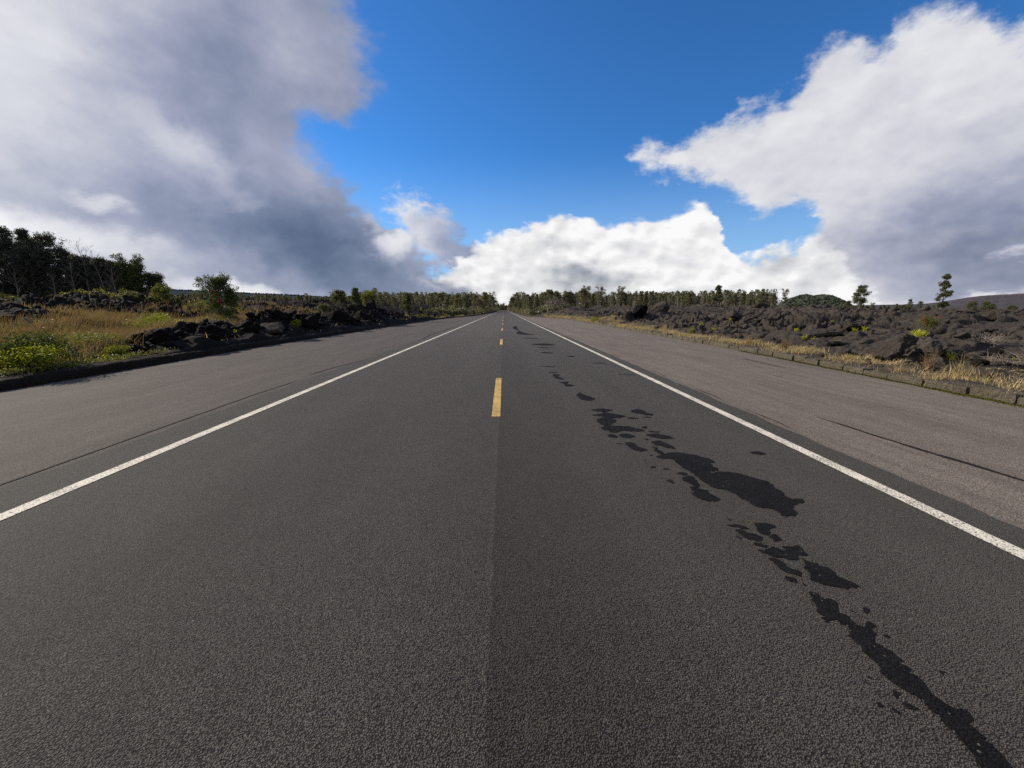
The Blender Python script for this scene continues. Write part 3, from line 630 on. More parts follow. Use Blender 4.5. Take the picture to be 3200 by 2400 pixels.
# ------------------------------------------------------------------ kerbs
def kerb_left():
    yy = np.concatenate([np.arange(-30, 4, .4), np.arange(4, 40, .08), np.arange(40, 130, .4), np.arange(130, 260, 2.)])
    prof = np.array([(.03, -.05), (.0, .06), (-.01, .14), (-.05, .185), (-.14, .2), (-.26, .2), (-.36, .17), (-.45, .02)])
    X0 = lo_x(yy)
    U = np.arange(len(prof))
    Y, U2 = np.meshgrid(yy, U, indexing='ij')
    hgt = 1 - .25 * sstep(60, 120, Y) + .12 * fbm(Y * .35, Y * 0, 3, 3)
    X = X0[:, None] + prof[None, :, 0] + .028 * fbm(Y * 2.6, U2 * 1.3, 4, 6)
    Z = prof[None, :, 1] * hgt + .022 * fbm(Y * 3.1, U2 * 1.1 + 7, 4, 16)
    joint = np.exp(-((np.mod(Y + .3 * np.sin(Y), 1.9) - .95) / .05) ** 2); X = X - .03 * joint; Z = Z - .03 * joint * (U2 > 0)
    V = np.stack([X, Y, Z], -1).reshape(-1, 3); n, m = Y.shape
    i = (np.arange(n - 1)[:, None] * m + np.arange(m - 1)[None]).ravel()
    return mesh_from('left_kerb', V, [np.stack([i, i + 1, i + m + 1, i + m], -1)], M['kerb_dark'])
structure('left_kerb', kerb_left())
def grid_block(L, W, H, rng, n=(9, 5, 4)):
    """a rough-hewn stone block standing on z=0, long side on y"""
    Vs = []; Fs = []
    def face(o, a, b, na_, nb_):
        o, a, b = map(np.array, (o, a, b)); base = sum(len(v) for v in Vs)
        u, v = np.meshgrid(np.linspace(0, 1, na_ + 1), np.linspace(0, 1, nb_ + 1), indexing='ij')
        Vs.append((o + u[..., None] * a + v[..., None] * b).reshape(-1, 3))
        i = (np.arange(na_)[:, None] * (nb_ + 1) + np.arange(nb_)[None]).ravel() + base
        Fs.append(np.stack([i, i + nb_ + 1, i + nb_ + 2, i + 1], -1))
    nl, nw, nh = n
    face((0, 0, H), (W, 0, 0), (0, L, 0), nw, nl); face((0, 0, 0), (0, 0, H), (0, L, 0), nh, nl)
    face((W, 0, 0), (0, L, 0), (0, 0, H), nl, nh); face((0, 0, 0), (W, 0, 0), (0, 0, H), nw, nh); face((0, L, 0), (0, 0, H), (W, 0, 0), nh, nw)
    V = np.concatenate(Vs); F = np.concatenate(Fs)
    c = np.array([W / 2, L / 2, H / 2]); s = np.array([W, L, H]) / 2
    q = (V - c) / s; r = np.clip(np.linalg.norm(np.abs(q) ** 14, axis=1, ord=1) ** (1 / 14.), 1e-6, 9)
    V = c + q / r[:, None] * s
    o = rng.rand() * 50
    V[:, 0] += .022 * fbm(V[:, 1] * 6 + o, V[:, 2] * 6 + V[:, 0] * 5, 3, 2); V[:, 2] += .018 * fbm(V[:, 1] * 5 + o, V[:, 0] * 6, 3, 5)
    return V, F
def kerb_right():
    rng = rs(5); Vs = []; Fs = []; b = 0; y = -20.
    while y < 84:
        L = rng.uniform(.5, .95); x = float(ro_x(y)); x2 = float(ro_x(y + L))
        V, F = grid_block(L - .010, .34, rng.uniform(.13, .19) * (1 if y < 60 else .8), rng)
        a = math.atan2(x2 - x, L) + rng.uniform(-.02, .02)
        X = V[:, 0] * math.cos(a) + V[:, 1] * math.sin(a); Y = -V[:, 0] * math.sin(a) + V[:, 1] * math.cos(a)
        V = np.stack([X + x + rng.uniform(-.02, .02), Y + y, V[:, 2] - .02], -1)
        Vs.append(V); Fs.append(F + b); b += len(V); y += L
    return mesh_from('right_kerb', np.concatenate(Vs), [np.concatenate(Fs)], M['kerb_stone'], smooth=False)
structure('right_kerb', kerb_right())

# ------------------------------------------------------------------ loose lava
def ico(sub):
    import bmesh
    bm = bmesh.new(); bmesh.ops.create_icosphere(bm, subdivisions=sub, radius=1.)
    V = np.array([v.co[:] for v in bm.verts]); F = np.array([[v.index for v in f.verts] for f in bm.faces]); bm.free()
    return V, F
ICO = ico(5); ICO4 = ico(4)
def boulder(seed, size, mat, I=None, jag=1.):
    V, F = I or ICO4; V = V.copy(); rng = rs(seed)
    # cut with random planes for facets
    for k in range(11):
        n = rng.normal(size=3); n /= np.linalg.norm(n); d = rng.uniform(.5, .85)
        s = V @ n; V = V - np.maximum(s - d, 0)[:, None] * n * .95
    q = V * 1.7 + rng.uniform(0, 50, 3)
    dsp = .16 * fbm(q[:, 0] + q[:, 2] * .7, q[:, 1] + q[:, 2] * .6, 5, seed, .6) * jag
    f1, f2, cid, _, _ = voro(q[:, 0] * 1.3 + q[:, 2], q[:, 1] * 1.3 - q[:, 2] * .8, seed)
    dsp += jag * (.10 * (cid - .5) - .08 * (1 - np.clip((f2 - f1) / .15, 0, 1)))
    V = V * (1 + dsp)[:, None] * np.array(size)
    return mesh_from('lava_boulder', V, [F], mat, smooth=False)
def slab_mesh(seed, L, W, T, mat):
    V, F = ICO; V = V.copy(); rng = rs(seed)
    V = np.sign(V) * np.abs(V) ** np.array([.62, .62, .30]); V[:, 2] *= 1
    a = np.arctan2(V[:, 1], V[:, 0]); o = rng.rand() * 40
    r = 1 + .3 * fbm(np.cos(a) * 1.3 + o, np.sin(a) * 1.3, 4, seed)
    V[:, 0] *= r * L; V[:, 1] *= r * W
    V[:, 2] = V[:, 2] * T * (1 + .2 * fbm(V[:, 0] * 3, V[:, 1] * 3, 3, seed)) + .25 * T * fbm(V[:, 0] * 1.5 + o, V[:, 1] * 1.5, 4, seed) + .25 * (V[:, 0] / L) ** 2 * T * -2
    return mesh_from('lava_slab', V, [F], mat, smooth=False)
GB = 'loose lava boulders'; GS = 'tilted lava crust slabs'
def put_boulder(x, y, size, mat, seed, label, dz=-.12, rot=None, I=None, jag=1.):
    o = obj('lava_boulder', boulder(seed, size, M[mat], I, jag), None, (x, y, terr_z(x, y) + size[2] * .45 + dz * size[2]))
    o.rotation_euler = rot or (seed * .3 % .5 - .25, 0, seed * 1.7)
    return tag(o, label, 'boulder', GB)
def put_slab(x, y, L, W, T, tilt, az, mat, seed, label, dz=.05):
    o = obj('lava_slab', slab_mesh(seed, L, W, T, M[mat]), None, (x, y, terr_z(x, y) + dz)); o.rotation_euler = (tilt, 0, az)
    return tag(o, label, 'slab', GS)
put_boulder(-11.9, 21.8, (.62, .7, .62), 'lava_dark', 43, 'tall spiky black lava pinnacle crowning the left rock ridge', dz=-.1, I=ICO, jag=2.2)
put_boulder(-11.6, 21.3, (.5, .5, .35), 'lava_dark', 44, 'jagged block at the foot of the spiky pinnacle', dz=.1, jag=1.8)
put_boulder(-11.3, 14.0, (.55, .5, .38), 'lava_dark', 5, 'black rubble boulder at the near end of the left ridge')
put_boulder(-12.4, 15.2, (.5, .6, .42), 'lava_dark', 6, 'black knobbly boulder behind the near end of the left ridge')
put_boulder(-11.2, 16.3, (.62, .6, .5), 'lava_dark', 8, 'dark rounded boulder on the left ridge before the pinnacle', I=ICO)
put_boulder(-11.1, 12.7, (.32, .3, .22), 'lava_dark', 9, 'small black rock close behind the left kerb beside green leaves')
put_boulder(-11.4, 18.6, (.6, .8, .5), 'lava_dark', 12, 'broad black boulder in front of the spiky pinnacle')
put_boulder(-11.4, 24.6, (.6, .8, .55), 'lava_dark', 13, 'black boulder just beyond the pinnacle on the left ridge')
put_boulder(-11.7, 29.5, (.7, .9, .6), 'lava_dark', 14, 'lumpy black boulder at the far part of the left ridge')
put_boulder(-12.1, 36, (.8, 1.2, .7), 'lava_dark', 15, 'farthest lumpy black boulder on the left ridge')
put_boulder(-25, 19.3, (1.1, .7, .4), 'lava_dark', 16, 'low black outcrop behind the brown grass at the left frame edge')
put_boulder(-22.3, 19, (.8, .6, .35), 'lava_dark', 18, 'low black outcrop right of the one at the left frame edge')
put_slab(-13.0, 19.4, .95, .7, .09, .34, 1.0, 'lava', 2, 'pale grey tilted crust slab behind the left ridge', .18)
put_slab(-10.9, 19.9, .5, .42, .08, .5, .4, 'lava', 4, 'small brownish curved slab leaning on the left ridge', .25)
put_slab(-12.7, 24.2, 1.0, .8, .13, -.4, 2.2, 'lava_dark', 6, 'dark slab tilted behind the spiky pinnacle', .3)
put_slab(11.1, 13.9, .50, .30, .07, -.55, .15, 'lava', 7, 'tilted dark slab with shadowed underside right behind the right kerb', .10)
put_slab(13.4, 17.3, .75, .42, .09, -.5, .1, 'lava', 8, 'cracked arching slab farther up from the kerbside slab, right of the road', .10)
put_slab(15.1, 17.8, .45, .36, .09, -.6, -.1, 'lava', 9, 'short arching slab at the right end of the cracked arch', .12)
rocksR = [(9.75, 10.2, 0.37, 0.38, 0.33, 'lava', 'big rough brown boulder at the left of the kerbside rock pile'), (10.55, 10.9, 0.46, 0.42, 0.31, 'lava', 'wide boulder at the back of the kerbside rock pile'),
 (10.5, 9.95, 0.37, 0.31, 0.23, 'lava_grey', 'flat-topped grey stone in the middle of the kerbside rock pile'), (11.45, 11.2, 0.37, 0.31, 0.26, 'lava_grey', 'smooth grey rock on top of the kerbside rock pile'),
 (12.1, 11.3, 0.28, 0.25, 0.19, 'lava', 'small brown rock at the right shoulder of the kerbside pile'), (10.15, 9.45, 0.19, 0.17, 0.20, 'lava_grey', 'upright grey block at the foot of the kerbside rock pile'),
 (9.65, 11.6, 0.24, 0.21, 0.20, 'lava', 'squat dark block left of the kerbside rock pile'), (11.2, 10.2, 0.37, 0.31, 0.20, 'lava', 'low boulder at the right foot of the kerbside pile'),
 (12.9, 10.6, 0.22, 0.17, 0.19, 'lava_dark', 'black hollow rock right of the kerbside pile'), (10.75, 9.1, 0.18, 0.14, 0.13, 'lava_dark', 'small black stone between dry grass tufts by the kerb'),
 (12.6, 9.2, 0.24, 0.18, 0.18, 'lava_grey', 'grey stone sunk in dry grass at the right frame edge'), (13.6, 12.1, 0.22, 0.18, 0.16, 'lava', 'brown cobble on the bare slope right of the pile')]
for k, (x, y, a, b_, c_, mt, lb) in enumerate(rocksR):
    put_boulder(x, y, (a, b_, c_), mt, 100 + k, lb, dz=.25, I=ICO if a > .3 else None, jag=.9)
rng = rs(77); sides = 0
AD1 = ['jagged', 'knobbly', 'squat', 'cracked', 'rounded', 'blocky']
spots = [(12.8, 39.5, 1.0, .9, 'dark jagged lump heading the hump in the middle of the right lava field'), (15.5, 41, .8, .7, 'black boulder to the right of the middle hump'), (18.5, 33.5, .9, .6, 'broad brown boulder on the swell beyond the road edge'),
 (17.2, 28.5, .6, .4, 'boulder with a black hollow halfway up the right lava field'), (21.5, 33, .5, .45, 'round black boulder right of the broad brown one'), (23.5, 30.5, .7, .45, 'dark boulder on the skyline swell of the right field'),
 (27, 31, .6, .45, 'black broken boulder at mid right of the lava field'), (30.5, 27.5, .8, .35, 'low black crust lump under the lone round tree'), (26, 22, .45, .4, 'black split rock left of the red-flowered shrub'),
 (35, 27, .9, .4, 'long black outcrop right of the red-flowered shrub'), (39.5, 36, 1.0, .45, 'black outcrop at the foot of the tall tiered tree'), (47.5, 38.5, 1.2, .28, 'broad dark outcrop below the small bushes at far right'),
 (50, 36, 1.4, .5, 'black crag at the far right edge of the lava field'), (24, 47, 1.1, .6, 'dark boulder just in front of the forest, right of centre'), (34, 55, 1.2, .7, 'black crag on the skyline near the small cone hill')]
for k, (x, y, s_, h_, lb) in enumerate(spots):
    put_boulder(x, y, (s_, s_ * .8, h_), 'lava_dark' if k % 3 == 0 else 'lava', 300 + k, lb, dz=-.1, I=ICO)

# small broken rubble lying in heaps over the lava: far too many pieces to count
def rubble(name, n, rect, mask, size, mat, label, seed):
    rng = rs(seed); x = rng.uniform(rect[0], rect[1], n); y = rng.uniform(rect[2], rect[3], n); m = mask(x, y) > rng.rand(n); x, y = x[m], y[m]
    I, Fi = ico(2); Vs = []; n_ = len(x); z = lookup(x, y); s_ = size * np.exp(rng.normal(size=n_) * .45)
    for k in range(n_):
        v = I.copy()
        for q in range(5):
            nn = rng.normal(size=3); nn /= np.linalg.norm(nn); e = v @ nn; v = v - np.maximum(e - rng.uniform(.35, .75), 0)[:, None] * nn
        v = v * (1 + .12 * rng.normal(size=(len(v), 1))) * s_[k] * rng.uniform(.6, 1.2, 3) * np.array([1, 1, .75])
        Vs.append(v + np.array([x[k], y[k], z[k] + s_[k] * .15]))
    F = (Fi[None] + (np.arange(n_) * len(I))[:, None, None]).reshape(-1, 3)
    tag(obj(name, mesh_from(name, np.concatenate(Vs), [F], M[mat])), label, 'rubble', kind='stuff')
def near_pile(x, y):
    return np.exp(-((x - 10.9) / 1.5) ** 2 - ((y - 10.5) / 1.1) ** 2) + .03
rubble('kerbside_rubble', 1500, (8.9, 15, 6, 15), near_pile, .085, 'lava', 'brown lava rubble between the boulders of the kerbside rock pile', 1)
rubble('scattered_rubble', 5200, (9.8, 60, 12, 62), lambda x, y: (fbm(x * .22, y * .22, 3, 33) > .10) * sstep(.9, 2.2, x - ro_x(y)), .16, 'lava', 'broken brown lava rubble scattered over the right field', 2)
rubble('ridge_rubble', 3000, (-14.5, -10.2, 11.5, 62), lambda x, y: sstep(.45, .8, lo_x(y) - x) * sstep(3.6, 2, lo_x(y) - x) * (.35 + .65 * (fbm(x * .5, y * .5, 2, 5) > 0)), .13, 'lava_dark', 'black lava rubble heaped along the left ridge', 3)
rubble('meadow_rubble', 1500, (-34, -18, 16, 40), lambda x, y: np.where(grassy(x, y, lo_x(y) - x) < .4, .9, 0) * (fbm(x * .3, y * .3, 2, 6) > -.1), .18, 'lava_dark', 'black lava rubble behind the brown grass', 4)

# ------------------------------------------------------------------ vegetation builders
def leaves(C, size, rng, up=.3, ratio=.5):
    n = len(C); a = rng.normal(size=(n, 3)); a[:, 2] += up; a /= np.linalg.norm(a, axis=1)[:, None]
    b = np.cross(a, rng.normal(size=(n, 3))); b /= np.linalg.norm(b, axis=1)[:, None]
    s = size * rng.uniform(.6, 1.3, n)[:, None]
    V = np.stack([C - a * s * .5, C + b * s * ratio * .5, C + a * s * .5, C - b * s * ratio * .5], 1).reshape(-1, 3)
    F = np.arange(4 * n).reshape(-1, 4)
    return V, F
def tube(P, r, sides=4):
    P = np.asarray(P, float); n = len(P); r = np.asarray(r, float)
    T = np.gradient(P, axis=0); T /= np.linalg.norm(T, axis=1)[:, None] + 1e-9
    ref = np.array([0.3, .95, .1]); U = np.cross(T, ref); U /= np.linalg.norm(U, axis=1)[:, None] + 1e-9; W = np.cross(T, U)
    a = np.arange(sides) / sides * 2 * math.pi
    V = P[:, None] + r[:, None, None] * (np.cos(a)[None, :, None] * U[:, None] + np.sin(a)[None, :, None] * W[:, None])
    i = (np.arange(n - 1)[:, None] * sides + np.arange(sides)[None]); j = (np.arange(n - 1)[:, None] * sides + (np.arange(sides)[None] + 1) % sides)
    F = np.stack([i, j, j + sides, i + sides], -1).reshape(-1, 4)
    return V.reshape(-1, 3), F
class Acc:
    def __init__(s): s.V = []; s.F = []; s.n = 0
    def add(s, VF):
        V, F = VF; s.V.append(V); s.F.append(F + s.n); s.n += len(V)
    def mesh(s, name, mat, smooth=False): return mesh_from(name, np.concatenate(s.V), [np.concatenate(s.F)], mat, smooth)
ENV = {'column': lambda f: .55 + .45 * math.sin(math.pi * min(1, f * 1.05)), 'round': lambda f: math.sin(math.pi * (f * .8 + .15)) ** .6,
       'spread': lambda f: .3 + .8 * f, 'tier': lambda f: (1.05 - f * .8) * (.65 + .45 * math.sin(f * 21)), 'cone': lambda f: 1.1 - f}
def tree_geo(seed, H, W, style, nb=18, clump=.3, nl=40, ls=.12, lo=.2, lean=.04, flat=.65, twigs=False, r0=None, sub=3):
    rng = rs(seed); wood = Acc(); C = []
    n = 9; f = np.linspace(0, 1, n); ph = rng.rand(4) * 6
    ax = lean * H * (np.sin(f * 3 + ph[0]) - math.sin(ph[0])) + .01 * H * np.sin(f * 9 + ph[1]); ay = lean * H * (np.sin(f * 3 + ph[2]) - math.sin(ph[2]))
    P = np.stack([ax, ay, f * H * (.93 if not twigs else 1.) - .15], -1); r0 = r0 or H * .017
    wood.add(tube(P, r0 * (1 - f) ** .8 + r0 * .12, 6))
    for k in range(nb):
        g = lo + (1 - lo) * ((k + rng.rand()) / nb); az = k * 2.4 + rng.rand() * .8
        o = np.array([np.interp(g, f, P[:, j]) for j in range(3)])
        L = W * ENV[style](g) * rng.uniform(.55, 1.1); elv = R(rng.uniform(15, 40) + 30 * g)
        d = np.array([math.cos(az) * math.cos(elv), math.sin(az) * math.cos(elv), math.sin(elv)])
        u = np.linspace(0, 1, 5)[:, None]; Bp = o + d * L * u + np.array([0, 0, L * .18]) * u ** 2 + rng.normal(size=(5, 3)) * L * .04 * u
        wood.add(tube(Bp, np.linspace(r0 * .42 * (1.1 - g) + r0 * .1, r0 * .06, 5), 4))
        tips = [Bp[-1], Bp[3]]
        for q in range(sub):
            v = rng.uniform(.35, .95); s = np.array([np.interp(v, u[:, 0], Bp[:, j]) for j in range(3)])
            dd = d + rng.normal(size=3) * .55 + np.array([0, 0, .3]); dd /= np.linalg.norm(dd); l2 = L * rng.uniform(.25, .5)
            S = s + dd * l2 * np.linspace(0, 1, 3)[:, None]
            wood.add(tube(S, np.linspace(r0 * .13, r0 * .04, 3), 3)); tips.append(S[-1])
            if twigs:
                for w_ in range(5):
                    e = dd + rng.normal(size=3) * .6 + np.array([0, 0, .25]); e /= np.linalg.norm(e); s3 = s + dd * l2 * rng.uniform(.3, 1)
                    wood.add(tube(s3 + e * l2 * rng.uniform(.3, .6) * np.linspace(0, 1, 3)[:, None], np.linspace(r0 * .055, r0 * .02, 3), 3))
        for tp in tips:
            if rng.rand() < .88:
                m = int(nl * rng.uniform(.6, 1.3)); cc = clump * rng.uniform(.6, 1.25)
                q = rng.normal(size=(m, 3)); q /= np.linalg.norm(q, axis=1)[:, None]; q *= (rng.rand(m, 1) ** .4) * cc; q[:, 2] *= flat
                C.append(tp + q + np.array([0, 0, cc * .3]))
    top = P[-1] + rng.normal(size=(nl * 2, 3)) * clump * .45; C.append(top)
    return wood, (np.concatenate(C), ls, rng)
def tree_mesh(seed, H, W, style, leaf, wood='bark', **kw):
    wd, (C, ls, rng) = tree_geo(seed, H, W, style, **kw)
    tm = wd.mesh('trunk', M[wood])
    cm = mesh_from('crown', *(lambda a: (a[0], [a[1]]))(leaves(C, ls, rng)), M[leaf]) if leaf else None
    return tm, cm, C
def plant_tree(name, loc, tm, cm, label, cat, group=None, rz=0., sc=1., crown='crown'):
    e = obj(name, None, None, loc, rz, sc); e.empty_display_size = .3
    obj('trunk', tm, e)
    if cm: obj(crown, cm, e)
    return tag(e, label, cat, group)

# --- single trees
GT = 'single trees on the lava'
tm, cm, Cc = tree_mesh(1, 2.38, 1.12, 'round', 'leaf_dark', nb=32, clump=.25, nl=85, ls=.085, lo=.04, flat=.8, r0=.045, sub=4)
e = plant_tree('ohia_tree', (-15.7, 24, .70), tm, cm, 'rounded leafy tree with red blossoms beside the brown grass, left', 'tree', GT)
rng = rs(4); idx = rng.choice(len(Cc), 900); flw = [Cc[i] for i in idx if Cc[i][0] * .55 - Cc[i][1] * .84 > .45 and Cc[i][0] < .35 and Cc[i][2] > .8][:14]
for p in flw:
    q = p + rng.normal(size=(26, 3)) * .024 + np.array([.05, -.12, .03]); obj('blossom', mesh_from('blossom', *(lambda a: (a[0], [a[1]]))(leaves(q, .05, rng)), M['flower']), e)
singles = [
 (-15.3, 40, 1.0, 2.1, 1.1, 'round', 'leaf_olive', 11, 'spreading pale-trunked tree left of the pointed one, behind the left ridge', dict(nb=16, clump=.28, nl=60, ls=.12, lo=.3)),
 (-13.9, 40.5, 1.0, 2.6, .8, 'cone', 'leaf_olive', 12, 'pointed bushy tree right of its spreading neighbour, behind the left ridge', dict(nb=22, clump=.26, nl=60, ls=.12, lo=.15)),
 (-12.1, 52, .75, 3.3, 1.0, 'cone', 'leaf_olive', 13, 'tall slim tree with a topknot and white trunk by the left kerb', dict(nb=22, clump=.32, nl=60, ls=.14, lo=.22)),
 (-31.7, 40, 1.9, 1.5, .9, 'round', 'leaf_mid', 14, 'small dark green rounded bush tree right of the shaded grove', dict(nb=18, clump=.3, nl=70, ls=.12, lo=.05)),
 (8.9, 85, .15, 4.4, 1.3, 'round', 'leaf_forest', 15, 'slender little tree with pale stem at the end of the right shoulder', dict(nb=18, clump=.42, nl=50, ls=.2, lo=.35)),
 (17.3, 90, 1.0, 4.6, 1.3, 'column', 'leaf_forest', 16, 'leafy tree standing in front of the right forest edge', dict(nb=22, clump=.5, nl=50, ls=.2, lo=.1)),
 (30.8, 60, 1.2, 3.0, .85, 'cone', 'leaf_olive', 17, 'lone pointed tree rising above the forest line, right of centre', dict(nb=20, clump=.3, nl=60, ls=.14, lo=.1)),
 (43.0, 50, 1.2, 3.0, 1.0, 'round', 'leaf_olive', 18, 'oval-crowned lone tree between cone hill and tall tiered tree', dict(nb=20, clump=.3, nl=60, ls=.12, lo=.25)),
 (47.55, 45, 1.0, 4.3, 1.15, 'tier', 'leaf_olive', 19, 'tallest lone tree on the right, with tiered tufts and pale trunk', dict(nb=30, clump=.26, nl=60, ls=.12, lo=.12, lean=.03)),
 (47.3, 41.5, .75, 1.5, .6, 'round', 'leaf_olive', 20, 'half-bare olive bush right of the tall tiered tree', dict(nb=14, clump=.25, nl=35, ls=.1, lo=.1)),
 (52.8, 45, .85, 1.3, .7, 'round', 'leaf_olive', 21, 'small dark bush in the middle of three at far right', dict(nb=14, clump=.26, nl=50, ls=.1, lo=.1)),
 (55.5, 45, .8, 1.0, .55, 'round', 'leaf_olive', 22, 'smallest bush at the far right of the three', dict(nb=12, clump=.24, nl=50, ls=.1, lo=.1)),
 (-17.3, 55, 1.5, 1.9, 1.5, 'round', 'leaf_mid', 23, 'yellow-green bushy tree right of the pointed tree', dict(nb=24, clump=.4, nl=60, ls=.14, lo=.02)),
 (-21.2, 50, 1.7, 1.9, 1.0, 'round', 'leaf_olive', 24, 'low olive tree standing among lava left of the spreading tree', dict(nb=16, clump=.32, nl=50, ls=.14, lo=.1)),
]
for (x, y, z, H, W, st, lf, sd, lb, kw) in singles:
    tm, cm, _ = tree_mesh(sd, H, W, st, lf, **kw)
    plant_tree('ohia_tree', (x, y, min(z, terr_z(x, y) + .05) if abs(z - terr_z(x, y)) < .6 else terr_z(x, y)), tm, cm, lb, 'tree', GT)

# --- shaded grove at the left
GG = 'trees of the shaded grove'
grove = [(-53.4, 46.6, 2.2, 6.3, 2.6, 'column', 'leaf_shade', 'thick dark tree just inside the left frame edge, behind the tallest one'), (-50.2, 47.2, 2.2, 5.9, 2.2, 'column', 'leaf_shade', 'thick dark tree behind the pointed knob tree'),  # x,y,z,H,W,style,leaf,label
 (-52.0, 45, 2.2, 7.0, 1.92, 'column', 'leaf_shade', 'tallest dark tree at the left frame edge of the grove'),
 (-49.2, 45.5, 2.2, 7.1, 1.60, 'cone', 'leaf_shade', 'dark tree with a pointed knob top, second from the left of the grove'),
 (-47.6, 44.5, 2.2, 5.4, 1.60, 'column', 'leaf_shade', 'dark tree stepping down right of the pointed knob tree'),
 (-46.3, 45, 2.2, 4.6, 1.36, 'column', 'leaf_shade', 'green-topped tree at the gap in the shaded grove'),
 (-44.9, 46, 2.2, 4.0, 1.04, 'column', 'leaf_shade', 'narrow tree right of the gap in the shaded grove'),
 (-43.6, 45, 2.2, 4.2, 1.12, 'column', 'leaf_shade', 'shadowy tree left of the tall bare tree'),
 (-41.3, 45, 2.2, 4.3, 1.20, 'round', 'leaf_shade', 'dark leafy tree behind the forked bare trunk'),
 (-39.9, 45.5, 2.2, 4.2, 1.20, 'round', 'leaf_shade', 'dark round tree between the bare trees and the leaning one'),
 (-38.6, 45, 2.2, 4.1, 1.36, 'spread', 'leaf_dark', 'wind-swept tree leaning out at the right end of the grove'),
 (-37.2, 46, 2.2, 2.4, 1.04, 'round', 'leaf_shade', 'short dark tree at the right foot of the grove'),
 (-55.5, 44, 2.2, 6.2, 1.92, 'column', 'leaf_shade', 'dark tree mostly cut by the left frame edge'),
 (-51.2, 47.5, 2.2, 6.0, 1.76, 'round', 'leaf_shade', 'dark tree filling the gap behind the two tallest grove trees'),
 (-46.6, 49, 2.2, 3.6, 1.44, 'round', 'leaf_shade', 'low tree at the back of the grove beneath the gap'),
 (-48.4, 48, 2.2, 4.6, 1.76, 'round', 'leaf_shade', 'broad dark tree behind the green-topped one'), (-54.4, 48, 2.2, 6.4, 2.08, 'column', 'leaf_shade', 'dark tree behind the tallest one at the left frame edge'), (-42.6, 48.5, 2.2, 3.4, 1.60, 'round', 'leaf_shade', 'low dark tree behind the pale bare trunk'),
 (-45.4, 49, 2.2, 3.8, 1.44, 'round', 'leaf_shade', 'low tree at the back of the grove behind the tall bare tree')]
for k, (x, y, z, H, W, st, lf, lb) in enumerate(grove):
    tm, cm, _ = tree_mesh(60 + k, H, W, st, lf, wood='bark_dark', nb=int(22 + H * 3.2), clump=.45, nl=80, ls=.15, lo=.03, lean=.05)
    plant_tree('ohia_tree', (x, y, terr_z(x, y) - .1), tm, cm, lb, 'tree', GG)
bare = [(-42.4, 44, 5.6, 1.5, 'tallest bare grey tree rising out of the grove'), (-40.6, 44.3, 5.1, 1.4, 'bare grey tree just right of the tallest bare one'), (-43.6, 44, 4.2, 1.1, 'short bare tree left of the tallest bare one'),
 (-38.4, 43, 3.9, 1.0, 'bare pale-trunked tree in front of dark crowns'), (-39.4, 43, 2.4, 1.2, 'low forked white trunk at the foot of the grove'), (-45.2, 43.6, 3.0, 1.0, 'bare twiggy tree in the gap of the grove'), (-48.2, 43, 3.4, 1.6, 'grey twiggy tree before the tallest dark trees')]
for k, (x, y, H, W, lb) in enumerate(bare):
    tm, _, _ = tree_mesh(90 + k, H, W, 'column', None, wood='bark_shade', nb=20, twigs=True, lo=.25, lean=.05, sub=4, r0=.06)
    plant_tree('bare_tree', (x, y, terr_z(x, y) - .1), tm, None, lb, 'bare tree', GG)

# --- forest: prototypes copied as individuals
protos = []
for k, (H, W, st, nb_, cl_, nl_, lo_) in enumerate([(7, 1.5, 'column', 26, .60, 36, .15), (7, 1.9, 'round', 24, .68, 36, .2), (7, 1.3, 'cone', 26, .55, 36, .12), (7, 2.1, 'round', 22, .62, 34, .35), (7, 1.5, 'tier', 24, .6, 36, .2), (7, 2.3, 'spread', 20, .6, 36, .3)]):
    tm, cm, _ = tree_mesh(200 + k, H, W, st, 'leaf_forest', nb=nb_, clump=cl_, nl=nl_, ls=.30, lo=lo_, r0=.11)
    protos.append((tm, cm, 'live'))
for k in range(3):
    tm, _, _ = tree_mesh(230 + k, 7, 1.3, 'column', None, wood='bark', nb=20, twigs=True, lo=.2, sub=3, r0=.11)
    protos.append((tm, None, 'dead'))
LAB = {('R', 'live'): 'olive-green tree in the dense forest line across the right lava field', ('R', 'dead'): 'bare pale grey trunk in the forest line across the right lava field',
 ('L', 'live'): 'olive-green tree in the forest left of the vanishing road', ('L', 'dead'): 'bare pale grey trunk in the forest left of the vanishing road',
 ('F', 'live'): 'low olive tree in the scrub woodland below the far left ridge', ('F', 'dead'): 'bare grey snag in the scrub woodland below the far left ridge',
 ('E', 'live'): 'green tree lining the far end of the road', ('E', 'dead'): 'bare grey tree lining the far end of the road',
 ('S', 'live'): 'tiny tree on the flat skyline around the cone hill', ('S', 'dead'): 'tiny bare tree on the flat skyline around the cone hill'}
rng = rs(2024); placed = []
def forest(zone, n, azr, dr, elev, hj, pdead, hmin=1.):
    for k in range(n):
        a = R(azr[0] + (azr[1] - azr[0]) * (k + rng.rand()) / n); d = dr[0] + (dr[1] - dr[0]) * rng.rand() ** 1.4
        x, y = d * math.sin(a), d * math.cos(a)
        if not (x < float(lo_x(y)) - 1.6 or x > float(ro_x(y)) + 1.4): continue
        z = terr_z(x, y); dead = rng.rand() < pdead
        H = max(hmin, (math.tan(R(elev(math.degrees(a)))) * d + 1.5 - z) * rng.uniform(*hj))
        placed.append((zone, x, y, z - .1, H, dead))
forest('R', 112, (4.2, 34), (112, 190), lambda a: 2.45 - .022 * a, (.5, 1.12), .34)
forest('L', 58, (-20, -2.4), (100, 200), lambda a: 2.2 + .02 * a, (.45, 1.15), .3)
forest('F', 50, (-40, -20), (80, 190), lambda a: 1.7, (.55, 1.1), .2)
forest('S', 18, (33, 47), (160, 330), lambda a: .75, (.6, 1.3), .05)
